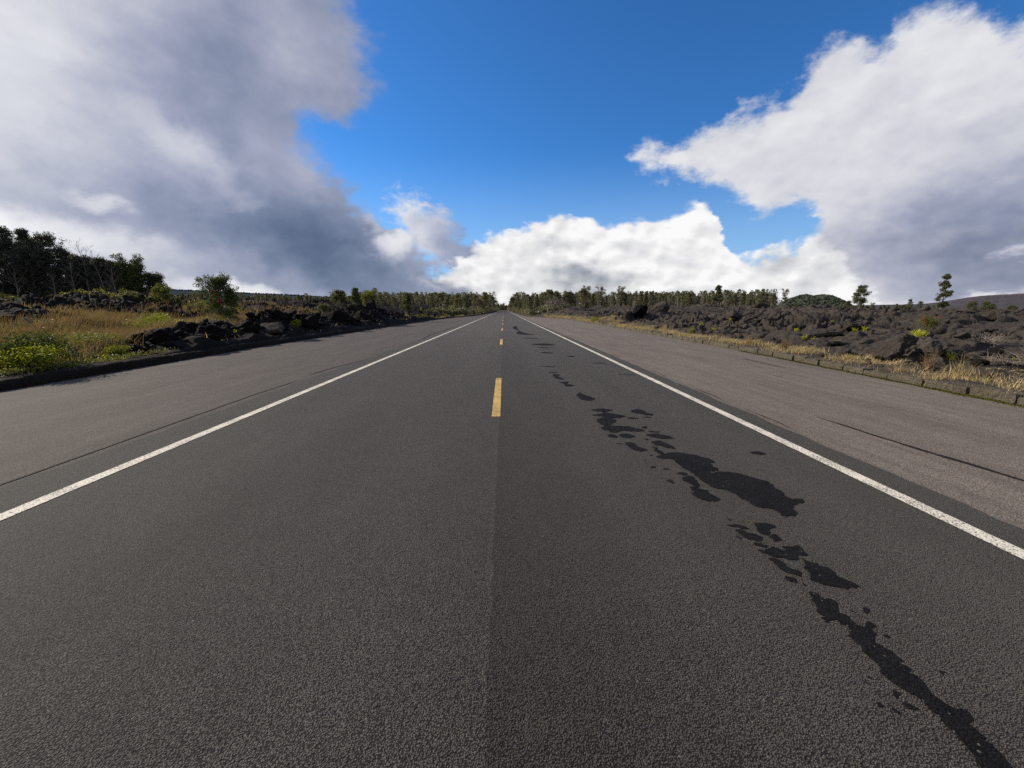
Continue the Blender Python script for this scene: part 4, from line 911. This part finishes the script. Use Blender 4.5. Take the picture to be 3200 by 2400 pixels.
for k in range(52):
    s_ = -1 if k % 2 else 1; y = 95 + (k / 52.) ** 1.5 * 520; x = (float(lo_x(y)) - 1.5 - rng.rand() * 5) if s_ < 0 else (float(ro_x(y)) + 1.3 + rng.rand() * 5)
    z = terr_z(x, y) if y < 440 else 0.
    placed.append(('E', x, y, z, min(9, 2.6 + .020 * y) * rng.uniform(.5, 1.1), rng.rand() < .12))
for k in range(14):
    placed.append(('E', -12 + k * 1.75 + rng.rand(), 705 + rng.rand() * 30, 0, 11 * rng.uniform(.7, 1.), False))
for (zone, x, y, z, H, dead) in placed:
    pool = [p for p in protos if p[2] == ('dead' if dead else 'live')]; tm, cm, kd = pool[rng.randint(len(pool))]
    s_ = H / 7.; wv = rng.uniform(.85, 1.25)
    plant_tree('ohia_tree' if kd == 'live' else 'bare_tree', (x, y, z), tm, cm, LAB[(zone, kd)], 'tree' if kd == 'live' else 'bare tree', {'R': 'forest right of the road', 'L': 'forest left of the road', 'F': 'scrub woodland at the far left', 'E': 'trees lining the far road', 'S': 'tiny skyline trees'}[zone] + (' (bare trunks)' if kd == 'dead' else ''), rng.rand() * 6.28, (s_ * wv, s_ * wv, s_))
# woods behind, one mass
def woods(name, n, azr, dr, elev, label, seed, mat='leaf_forest'):
    rng = rs(seed); Cs = []; tr = Acc()
    for k in range(n):
        a = R(rng.uniform(*azr)); d = rng.uniform(*dr); x, y = d * math.sin(a), d * math.cos(a)
        if -8 < x < 7.5: continue
        z = terr_z(x, y) if d < 440 else -.5
        H = max(1.5, (math.tan(R(elev)) * d + 1.5 - z) * rng.uniform(.55, 1.12)); m = 200
        f = rng.rand(m); w = H * .2 * np.sin(np.pi * np.clip(f * .8 + .12, 0, 1)); th = rng.rand(m) * 6.28; q = np.sqrt(rng.rand(m))
        Cs.append(np.stack([x + w * q * np.cos(th), y + w * q * np.sin(th), z + H * (.15 + .85 * f)], -1))
        tr.add(tube(np.array([[x, y, z - .3], [x + rng.normal() * .2, y, z + H * .85]]), [.12, .04], 3))
    V, F = leaves(np.concatenate(Cs), .75 * (dr[0] / 220.) ** .5, rng, ratio=.8)
    me = mesh_from(name, V, [F], M[mat]); return tag(obj(name, me), label, 'woodland', kind='stuff')
woods('distant_woods', 1150, (-19, 33), (190, 430), 2.1, 'dense mass of forest behind the nearer trees across the horizon', 5)
woods('distant_scrub_wood', 480, (-44, -19), (150, 420), 1.55, 'low grey-green scrub wood in front of the far left ridge', 15)
woods('distant_scrub', 120, (33, 45), (200, 440), .36, 'thin band of far scrub on the right skyline', 6)

rng = rs(21); n = 60000; yy = 92 + 640 * rng.rand(n) ** 1.6; sd = np.where(rng.rand(n) < .5, -1, 1); xx = np.where(sd < 0, lo_x(yy) - 1.2, ro_x(yy) + 1.0) + sd * rng.rand(n) * 9
zz = np.where(np.hypot(xx, yy) < 440, lookup(xx, yy), 0) + (.8 + .004 * yy) * rng.rand(n) * (1 + .8 * fbm(xx * .2, yy * .08, 2, 3))
V, F = leaves(np.stack([xx, yy, zz], -1), .45, rng, ratio=.8)
tag(obj('roadside_undergrowth', mesh_from('roadside_undergrowth', V, [F], M['leaf_forest'])), 'low undergrowth between the trunks along the far end of the road', 'undergrowth', kind='stuff')
rng = rs(22); n = 16000; xx = rng.uniform(-70, 70, n); yy = rng.uniform(722, 760, n); hp = 6 + 6 * np.abs(fbm(xx * .12, xx * 0, 3, 9)) + np.abs(xx) * .04
V, F = leaves(np.stack([xx, yy, -.5 + hp * rng.rand(n)], -1), 1.6, rng, ratio=.8)
tag(obj('closing_woods', mesh_from('closing_woods', V, [F], M['leaf_forest'])), 'wall of trees where the road vanishes', 'woodland', kind='stuff')

# ------------------------------------------------------------------ grass and ground cover
def blades(x, y, z, h, w, lean, rng, la=None):
    n = len(x); a = rng.rand(n) * 6.28 if la is None else la + rng.normal(size=n) * .9
    la_ = lean * h * rng.uniform(.3, 1.3, n); f = rng.rand(n) * math.pi; wx, wy = np.cos(f) * w / 2, np.sin(f) * w / 2
    V = []
    for u, ww in ((0, 1.), (.5, .8), (1., .12)):
        cx = x + np.cos(a) * la_ * u * u; cy = y + np.sin(a) * la_ * u * u; cz = z + h * (u - .12 * u * u)
        V += [np.stack([cx - wx * ww, cy - wy * ww, cz], -1), np.stack([cx + wx * ww, cy + wy * ww, cz], -1)]
    V = np.stack(V, 1).reshape(-1, 3); b = np.arange(n)[:, None] * 6
    F = np.concatenate([b + np.array([0, 1, 3, 2]), b + np.array([2, 3, 5, 4])]); return V, F
def scatter(n, rect, rng, mask):
    x = rng.uniform(rect[0], rect[1], n); y = rng.uniform(rect[2], rect[3], n); m = mask(x, y) > rng.rand(n)
    return x[m], y[m]
def grass_obj(name, n, rect, mask, h, w, mat, label, cat, seed, lean=.4, la=None):
    rng = rs(seed); x, y = scatter(n, rect, rng, mask); z = lookup(x, y) - .02
    tr_ = x - ro_x(y); z = np.where((tr_ > 0) & (tr_ < .35) & (y < 84), np.maximum(z, .13), z)
    hh = h * rng.uniform(.5, 1.15, len(x)) * (.75 + .5 * sstep(-.4, .4, fbm(x * .6, y * .6, 2, seed)))
    V, F = blades(x, y, z, hh, w * (1 + np.hypot(x, y) * .025), lean, rng, la)
    return tag(obj(name, mesh_from(name, V, [F], M[mat])), label, cat, kind='stuff')
def mk_meadow(x, y):
    tl = lo_x(y) - x
    return grassy(x, y, tl) * sstep(.9, 2.2, tl + .5 * fbm(x, y, 2, 6)) * (.35 + .65 * sstep(-.35, .1, fbm(x * .5, y * .5, 3, 66)))
grass_obj('brown_grass', 210000, (-30, -9.4, -4, 31), mk_meadow, .50, .008, 'grass_brown', 'tall reddish-brown dry grass filling the bank left of the road', 'dry grass', 31, .45, 0.2)
def mk_cover(x, y):
    tl = lo_x(y) - x
    return sstep(.25, .5, tl) * sstep(2.6, 1.2, tl + .7 * fbm(x * .9, y * .9, 2, 16)) * sstep(13.5, 11, y) * (.3 + .7 * sstep(-.3, .2, fbm(x * 1.1, y * 1.1, 2, 17)))
def cover_obj(name, n, rect, mask, h, ls, mat, label, seed, lumps=.5):
    rng = rs(seed); x, y = scatter(n, rect, rng, mask); z = lookup(x, y)
    hh = h * (.5 + lumps * fbm(x * 1.6, y * 1.6, 2, seed)) ; C = np.stack([x, y, z + np.maximum(.01, hh) * rng.rand(len(x)) ** .6], -1)
    V, F = leaves(C, ls * (1 + .02 * np.hypot(x, y))[:, None] if False else ls, rng, up=.6, ratio=.55)
    return tag(obj(name, mesh_from(name, V, [F], M[mat])), label, 'ground cover', kind='stuff')
cover_obj('green_ground_cover', 60000, (-12.6, -9.6, -2, 14), mk_cover, .20, .045, 'leaf_mid', 'low mixed green leaves creeping along the left kerb', 51)
cover_obj('bright_ground_cover', 7000, (-12.6, -9.6, -2, 13), lambda x, y: mk_cover(x, y) * (fbm(x * 1.4, y * 1.4, 2, 88) > .05), .36, .05, 'leaf_bright', 'bright yellow-green leafy patches among the cover by the left kerb', 52)
cover_obj('meadow_green', 80000, (-28, -12, 8, 30), lambda x, y: (fbm(x * .35, y * .35, 3, 95) > .12) * grassy(x, y, lo_x(y) - x), .40, .06, 'leaf_mid', 'low green shrub patches spreading through the brown grass', 53)
cover_obj('grove_undergrowth', 60000, (-62, -24, 29, 43), lambda x, y: ((fbm(x * .16, y * .16, 2, 97) > -.12) * (y > 38.5 + .0 * x)).astype(float), .55, .13, 'leaf_mid', 'bright low undergrowth strip along the foot of the shaded grove', 54)
grass_obj('far_brown_grass', 17000, (-34, -15, 24, 62), lambda x, y: (fbm(x * .16, y * .12, 2, 120) > .2).astype(float), .45, .02, 'grass_brown', 'patches of pale brown grass between lava beyond the left ridge', 'dry grass', 32)
def mk_rstrip(x, y):
    tr = x - ro_x(y); return (.55 * sstep(-.01, .06, tr) + .45 * sstep(.28, .42, tr)) * sstep(2.0, .8, tr + .4 * fbm(x, y, 2, 5)) * (.05 + .12 * sstep(10, 16, y) + .83 * sstep(-.15, .25, fbm(x * .7, y * .7, 3, 61)))
grass_obj('gold_grass', 150000, (7.5, 11.5, 2, 82), mk_rstrip, .17, .008, 'grass_gold', 'short straw-coloured grass lining the right kerb', 'dry grass', 33, .8)
grass_obj('straw_litter', 60000, (8, 16, 3, 11.5), lambda x, y: sstep(.3, .6, x - ro_x(y)) * sstep(3.4, 1.2, x - ro_x(y)) * sstep(-.2, .2, fbm(x * .8, y * .8, 2, 3)), .07, .010, 'grass_gold', 'flattened straw litter on the ground behind the near right kerb', 'straw', 34, 2.5)
grass_obj('kerb_weeds', 9000, (7.5, 11, 3, 45), lambda x, y: mk_rstrip(x, y) * (fbm(x * 1.1, y * 1.1, 2, 71) > .1), .14, .012, 'grass_green', 'green weeds mixed into the straw grass at the right kerb', 'weeds', 35, .7)
def mk_left_far(x, y):
    tl = lo_x(y) - x; return sstep(.3, .5, tl) * sstep(1.3, .7, tl) * (.08 + .9 * sstep(.0, .3, fbm(x * .5, y * .35, 2, 81)))
grass_obj('kerbside_grass', 26000, (-12, -5, 13, 130), mk_left_far, .20, .016, 'grass_gold', 'thin tawny grass on the verge behind the far left kerb', 'dry grass', 36, .6)
cover_obj('verge_green', 9000, (-11.5, -6.5, 45, 105), lambda x, y: sstep(.3, .6, lo_x(y) - x) * sstep(2, 1, lo_x(y) - x) * (fbm(x * .3, y * .12, 2, 82) > .0), .5, .14, 'leaf_mid', 'green plants on the verge of the distant left kerb', 57)
# moss line at the foot of the right kerb
rng = rs(9); yy = rng.uniform(2, 15, 26000); xx = ro_x(yy) - .03 + rng.normal(size=len(yy)) * .045 * (1.1 + fbm(yy * 1.5, yy * 0, 3, 3)); k_ = xx < ro_x(yy) + .02; xx, yy = xx[k_], yy[k_]
V, F = leaves(np.stack([xx, yy, .003 + .012 * rng.rand(len(xx))], -1), .016, rng, ratio=.8)
tag(obj('moss', mesh_from('moss', V, [F], M['moss'])), 'dark green moss line along the foot of the right kerb', 'moss', kind='stuff')
yy = rng.uniform(2, 30, 9000); xx = lo_x(yy) + .05 + np.abs(rng.normal(size=len(yy))) * .05
V, F = leaves(np.stack([xx, yy, .003 + .01 * rng.rand(len(xx))], -1), .02, rng, ratio=.8)
tag(obj('grit', mesh_from('grit', V, [F], M['kerb_dark'])), 'dark grit gathered at the foot of the left kerb', 'grit', kind='stuff')

# --- shrubs and tufts (things)
def shrub(x, y, r, h, n, ls, mat, seed, label, name='shrub', cat='shrub', lobes=9, ratio=.5, z=None):
    rng = rs(seed); Cs = []; wd = Acc()
    for k in range(lobes):
        a = rng.rand() * 6.28; q = math.sqrt(rng.rand()) * .8; c = np.array([math.cos(a) * q * r, math.sin(a) * q * r, h * (.35 + .5 * (1 - q * q) * rng.uniform(.6, 1.1))])
        m = n // lobes; p = rng.normal(size=(m, 3)) * np.array([r * .25, r * .25, h * .17]); Cs.append(c + p)
        wd.add(tube(np.array([[0, 0, -.05], c * .55 + np.array([0, 0, .02]), c]), [.014 * (1 + r), .010, .004], 4))
    C = np.concatenate(Cs); C[:, 2] = np.maximum(C[:, 2], .01)
    V, F = leaves(C, ls, rng, up=.5, ratio=ratio)
    e = obj(name, None, None, (x, y, terr_z(x, y) if z is None else z)); obj('stem', wd.mesh('stem', M['bark_dark']), e); obj('foliage', mesh_from('foliage', V, [F], M[mat]), e)
    return tag(e, label, cat)
shrub(-10.9, 9.75, .75, .74, 3000, .075, 'leaf_dark', 1, 'dark glossy-leaved shrub in the brown grass near the left frame edge', lobes=12)
shrub(-10.4, 9.3, .62, .48, 4200, .055, 'leaf_bright', 2, 'bright yellow-green bush at the foot of the dark glossy shrub', lobes=12)
shrub(-12.0, 12.6, .55, .42, 1600, .05, 'leaf_mid', 3, 'mid-green bush at the grass edge beside the black rubble')
shrub(-13.2, 13.2, .9, .45, 2600, .055, 'leaf_mid', 4, 'wide olive shrub mound in the middle of the brown grass')
shrub(-15.8, 19.6, 1.2, .75, 3600, .07, 'leaf_mid', 5, 'broad yellow-green shrub left of the red-blossomed tree')
shrub(-17.6, 21.5, .7, .8, 1600, .07, 'leaf_bright', 6, 'upright bright green shrub behind the broad yellow-green one')
shrub(-15.3, 22.8, .8, .5, 1400, .07, 'leaf_mid', 7, 'low green shrub at the foot of the red-blossomed tree')
shrub(-11.0, 12.0, .3, .28, 700, .05, 'leaf_bright', 8, 'small bright leafy clump beside the left kerb near the rubble')
shrub(-10.45, 15.3, .26, .14, 600, .035, 'leaf_bright', 9, 'small yellow-green tuft on the left kerb verge before the ridge', z=.2)
shrub(-11.4, 23.3, .3, .5, 500, .06, 'leaf_bright', 10, 'narrow yellow-green plant in a cleft right of the pinnacle')
rs_ = shrub(16.44, 16, .38, .6, 1600, .05, 'leaf_mid', 11, 'small shrub with red flowers on the bare right slope', lobes=10)
rng = rs(3)
for k in range(7):
    q = np.array([rng.uniform(-.3, .3), rng.uniform(-.3, 0), rng.uniform(.25, .6)]) + rng.normal(size=(22, 3)) * .025
    obj('blossom', mesh_from('blossom', *(lambda a: (a[0], [a[1]]))(leaves(q, .045, rng)), M['flower']), rs_)
shrub(13.3, 13, .30, .26, 700, .05, 'leaf_yellow', 12, 'yellow-green plant just above the kerbside rock pile', ratio=.3)
shrub(10.3, 84, 2.2, 2.0, 1500, .2, 'twig', 13, 'grey-brown thicket at the far end of the right shoulder')
for k, (x, y, lb) in enumerate([(-27, 47, 'reddish-brown leafless scrub beyond the left ridge')]):
    shrub(x, y, 1.2, 1.1, 900, .09, 'twig', 14 + k, lb)
def twigbush(x, y, r, h, n, seed, label, fol=None):
    rng = rs(seed); wd = Acc()
    for k in range(n):
        a = rng.rand() * 6.28; e_ = R(rng.uniform(5, 60)); L = r * rng.uniform(.5, 1.1); d = np.array([math.cos(a) * math.cos(e_), math.sin(a) * math.cos(e_), math.sin(e_) * h / r])
        P = d * L * np.linspace(0, 1, 4)[:, None] + rng.normal(size=(4, 3)) * .04 * L; wd.add(tube(P, [.009, .007, .005, .003], 3))
        for q in range(5):
            s = P[rng.randint(1, 4)]; dd = d + rng.normal(size=3) * .7; wd.add(tube(s + dd * L * .3 * np.linspace(0, 1, 3)[:, None], [.005, .004, .002], 3))
    e = obj('dead_shrub', None, None, (x, y, terr_z(x, y))); obj('branches', wd.mesh('branches', M['twig']), e)
    if fol:
        C = rng.normal(size=(fol, 3)) * np.array([r * .5, r * .3, .04]) + np.array([0, 0, h * .5]); V, F = leaves(C, .05, rng, ratio=.3); obj('foliage', mesh_from('foliage', V, [F], M['leaf_yellow']), e)
    return tag(e, label, 'dead shrub')
twigbush(14.2, 12.0, .55, .26, 40, 1, 'dry pinkish-grey twig bush on the bare slope at right')
twigbush(12.9, 9.6, .6, .22, 60, 2, 'dead twiggy shrub with yellow-green sprigs at the right frame edge', fol=260)
twigbush(11.6, 9.3, .4, .14, 50, 3, 'grey dry brush just behind the straw at the near right kerb')
twigbush(-11.3, 11.3, .35, .25, 30, 4, 'pale leafless twig bush beside the left kerb')
def tuft(x, y, h, n, mat, seed, label, lean=.35, w=.007, z=None, spread=.06):
    rng = rs(seed); V, F = blades(rng.normal(size=n) * spread, rng.normal(size=n) * spread, np.zeros(n), h * rng.uniform(.4, 1.1, n), w, lean, rng)
    o = obj('grass_tuft', mesh_from('grass_tuft', V, [F], M[mat]), None, (x, y, terr_z(x, y) if z is None else z)); return tag(o, label, 'grass tuft', 'tall grass tufts at the right kerb')
tuft(9.55, 9.05, .56, 110, 'grass_brown', 1, 'tall reddish grass tuft left of the tallest tuft on the right kerb')
tuft(9.15, 8.05, .5, 60, 'grass_gold', 2, 'tallest golden grass tuft, hanging over the right kerb', lean=.6)
tuft(8.72, 8.9, .3, 260, 'grass_gold', 3, 'golden tuft drooping over the kerb face left of the tallest tuft', lean=.9, z=.02)
tuft(8.42, 7.9, .3, 260, 'grass_gold', 4, 'golden tuft growing at the kerb foot under the tallest tuft', lean=.7, z=.0)
tuft(11.3, 8.4, .34, 160, 'grass_brown', 5, 'small orange-brown tuft before the dead twiggy shrub')
tuft(9.2, 13.4, .5, 140, 'grass_brown', 6, 'thin brown tuft beside the tilted kerbside slab')
tuft(9.3, 15.6, .45, 150, 'grass_gold', 7, 'straw tuft left of the tilted kerbside slab')
tuft(8.33, 6.75, .2, 120, 'grass_green', 8, 'bright green tuft at the kerb foot near the right frame edge', z=0)
tuft(9.0, 10.6, .2, 200, 'grass_gold', 9, 'bushy straw tuft on the kerb before the rock pile', lean=.8)
tuft(10.1, 22.3, .55, 220, 'grass_green', 10, 'greenish tuft standing taller in the straw verge mid right')
tuft(9.9, 25.5, .5, 200, 'grass_gold', 11, 'yellow tuft just beyond the greenish verge tuft')
tuft(10.0, 45, .6, 300, 'grass_green', 12, 'green bushy tuft far up the right verge', w=.02, spread=.3)
# small yellow ferns on lava
ferns = [(11.3, 13.9, 'on the tilted kerbside slab'), (13.6, 17.0, 'under the cracked arching slab'), (14.6, 17.1, 'under the peak of the arching slab'), (15.1, 17.2, 'under the short arching slab'), (12.2, 16.2, 'at the lower left of the cracked arch'), (11.5, 15.7, 'left of the tilted kerbside slab'),
 (21.8, 17.3, 'left in the yellow row on the far right slope'), (22.6, 17.6, 'second in the yellow row on the far right slope'), (23.6, 17.8, 'third in the yellow row on the far right slope'), (25.0, 18.3, 'alone at the right of the yellow row'), (15.3, 28, 'on the lava rise beyond the arching slabs'), (12.6, 26.5, 'behind the greenish verge tuft'), (11.8, 23.4, 'on bare crust beyond the verge'),
 (19.5, 24.5, 'on a broken crust at mid right'), (17.8, 22, 'in a crack at mid right'), (14.9, 21, 'on smooth crust beyond the arch'), (12.4, 9.0, 'left of the twiggy shrub at the right frame edge'), (10.7, 9.7, 'in the notch of the kerbside rock pile'), (17.9, 12.6, 'at the far right frame edge on the slope'), (12.1, 7.9, 'by the near kerb at the right frame edge'), (-11.0, 20.6, 'in a crack before the pinnacle'), (-11.2, 17.6, 'between boulders of the left ridge')]
for k, (x, y, wh) in enumerate(ferns):
    rng = rs(500 + k); n = 26; d = math.hypot(x, y)
    V, F = blades(rng.normal(size=n) * .035, rng.normal(size=n) * .03, np.zeros(n), .24 * rng.uniform(.5, 1.1, n), .03, .5, rng)
    tag(obj('fern', mesh_from('fern', V, [F], M['leaf_yellow']), None, (x, y, terr_z(x, y))), 'small yellow-green fern ' + wh, 'fern', 'small ferns rooted in the lava')

# ------------------------------------------------------------------ hills
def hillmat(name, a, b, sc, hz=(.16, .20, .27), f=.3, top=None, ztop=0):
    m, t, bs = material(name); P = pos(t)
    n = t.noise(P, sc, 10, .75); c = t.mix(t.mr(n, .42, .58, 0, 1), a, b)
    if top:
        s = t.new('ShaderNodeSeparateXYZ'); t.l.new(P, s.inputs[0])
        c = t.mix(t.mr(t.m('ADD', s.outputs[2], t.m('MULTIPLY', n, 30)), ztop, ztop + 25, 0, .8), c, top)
    c = t.mix(f, c, hz); t.l.new(c, bs.inputs['Base Color']); bs.inputs['Roughness'].default_value = 1; bs.inputs['Specular IOR Level'].default_value = 0  # distance haze is blended into the base colour
    return m
def ridge(name, pts, D, depth, mat, seed, rough=.0, n=700, rows=14):
    """pts: (azimuth deg, elevation deg) of the crest seen across the plain at distance D"""
    az = np.linspace(pts[0][0], pts[-1][0], n); el = np.interp(az, [p[0] for p in pts], [p[1] for p in pts])
    el = np.convolve(np.pad(el, 12, mode='edge'), np.ones(25) / 25, 'valid')
    V = []
    for k in range(rows):
        f = k / (rows - 1.); d = D - depth * (1 - f); h = (np.tan(np.radians(el)) * D + 1.5) * math.sin(f * math.pi / 2) ** 1.1
        h = h + (rough * .5 * (ridged(az * .8 + f * 3, az * .5 + f * 7, 4, seed) - .5) * math.sin(math.pi * f) + (rough * .4 * vnoise(az * 9, az * 0, seed) if k == rows - 1 else 0)) - (3 if k == 0 else 0)
        V.append(np.stack([d * np.sin(np.radians(az)), d * np.cos(np.radians(az)), h], -1))
    V.append(V[-1] * np.array([1.15, 1.15, 0]) + np.array([0, 0, -3.]))
    V = np.array(V); r_, c_ = V.shape[:2]; i = (np.arange(r_ - 1)[:, None] * c_ + np.arange(c_ - 1)[None]).ravel()
    return structure(name, mesh_from(name, V.reshape(-1, 3), [np.stack([i, i + 1, i + c_ + 1, i + c_], -1)], mat, smooth=True))
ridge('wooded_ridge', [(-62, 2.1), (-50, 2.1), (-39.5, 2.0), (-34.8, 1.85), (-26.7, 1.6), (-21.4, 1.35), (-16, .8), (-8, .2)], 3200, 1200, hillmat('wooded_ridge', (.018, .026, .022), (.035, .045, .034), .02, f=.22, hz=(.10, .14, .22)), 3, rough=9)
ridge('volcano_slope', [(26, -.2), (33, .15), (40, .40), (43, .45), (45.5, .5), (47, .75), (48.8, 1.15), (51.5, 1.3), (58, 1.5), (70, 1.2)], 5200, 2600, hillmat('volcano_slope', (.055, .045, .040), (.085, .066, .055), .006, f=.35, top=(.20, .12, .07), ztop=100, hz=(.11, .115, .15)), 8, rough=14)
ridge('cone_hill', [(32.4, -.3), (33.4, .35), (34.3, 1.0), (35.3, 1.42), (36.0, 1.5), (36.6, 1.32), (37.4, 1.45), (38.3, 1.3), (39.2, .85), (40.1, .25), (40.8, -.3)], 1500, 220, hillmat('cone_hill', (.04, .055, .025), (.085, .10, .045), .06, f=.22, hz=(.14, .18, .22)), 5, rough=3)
rng = rs(14); n = 9000; a_ = rng.uniform(33.2, 40.4, n); f_ = rng.rand(n)
el_ = np.interp(a_, [32.4, 33.4, 34.3, 35.3, 36.0, 36.6, 37.4, 38.3, 39.2, 40.1, 40.8], [-.3, .35, 1.0, 1.42, 1.5, 1.32, 1.45, 1.3, .85, .25, -.3])
d_ = 1500 - 220 * (1 - f_) - 4; z_ = (np.tan(np.radians(el_)) * 1500 + 1.5) * np.sin(f_ * math.pi / 2) ** 1.1 + rng.uniform(-1, 3.5, n); a_ = np.radians(a_)
V, F = leaves(np.stack([d_ * np.sin(a_), d_ * np.cos(a_), z_], -1), 6., rng, ratio=.9)
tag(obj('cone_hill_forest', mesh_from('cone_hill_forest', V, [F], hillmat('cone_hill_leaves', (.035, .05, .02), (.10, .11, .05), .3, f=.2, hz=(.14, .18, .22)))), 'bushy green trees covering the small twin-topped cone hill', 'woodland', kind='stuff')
# trees crowning the wooded ridge
rng = rs(12); n = 5200; a = np.radians(rng.uniform(-58, -14, n)); el_ = np.interp(np.degrees(a), [-62, -50, -39.5, -34.8, -26.7, -21.4, -16, -8], [2.1, 2.1, 2.0, 1.85, 1.6, 1.35, .8, .2])
d = 3190 - rng.rand(n) * 60; z = np.tan(np.radians(el_)) * 3200 + 1.5 + rng.uniform(-6, 7, n)
V, F = leaves(np.stack([d * np.sin(a), d * np.cos(a), z], -1), 11., rng, ratio=.9)
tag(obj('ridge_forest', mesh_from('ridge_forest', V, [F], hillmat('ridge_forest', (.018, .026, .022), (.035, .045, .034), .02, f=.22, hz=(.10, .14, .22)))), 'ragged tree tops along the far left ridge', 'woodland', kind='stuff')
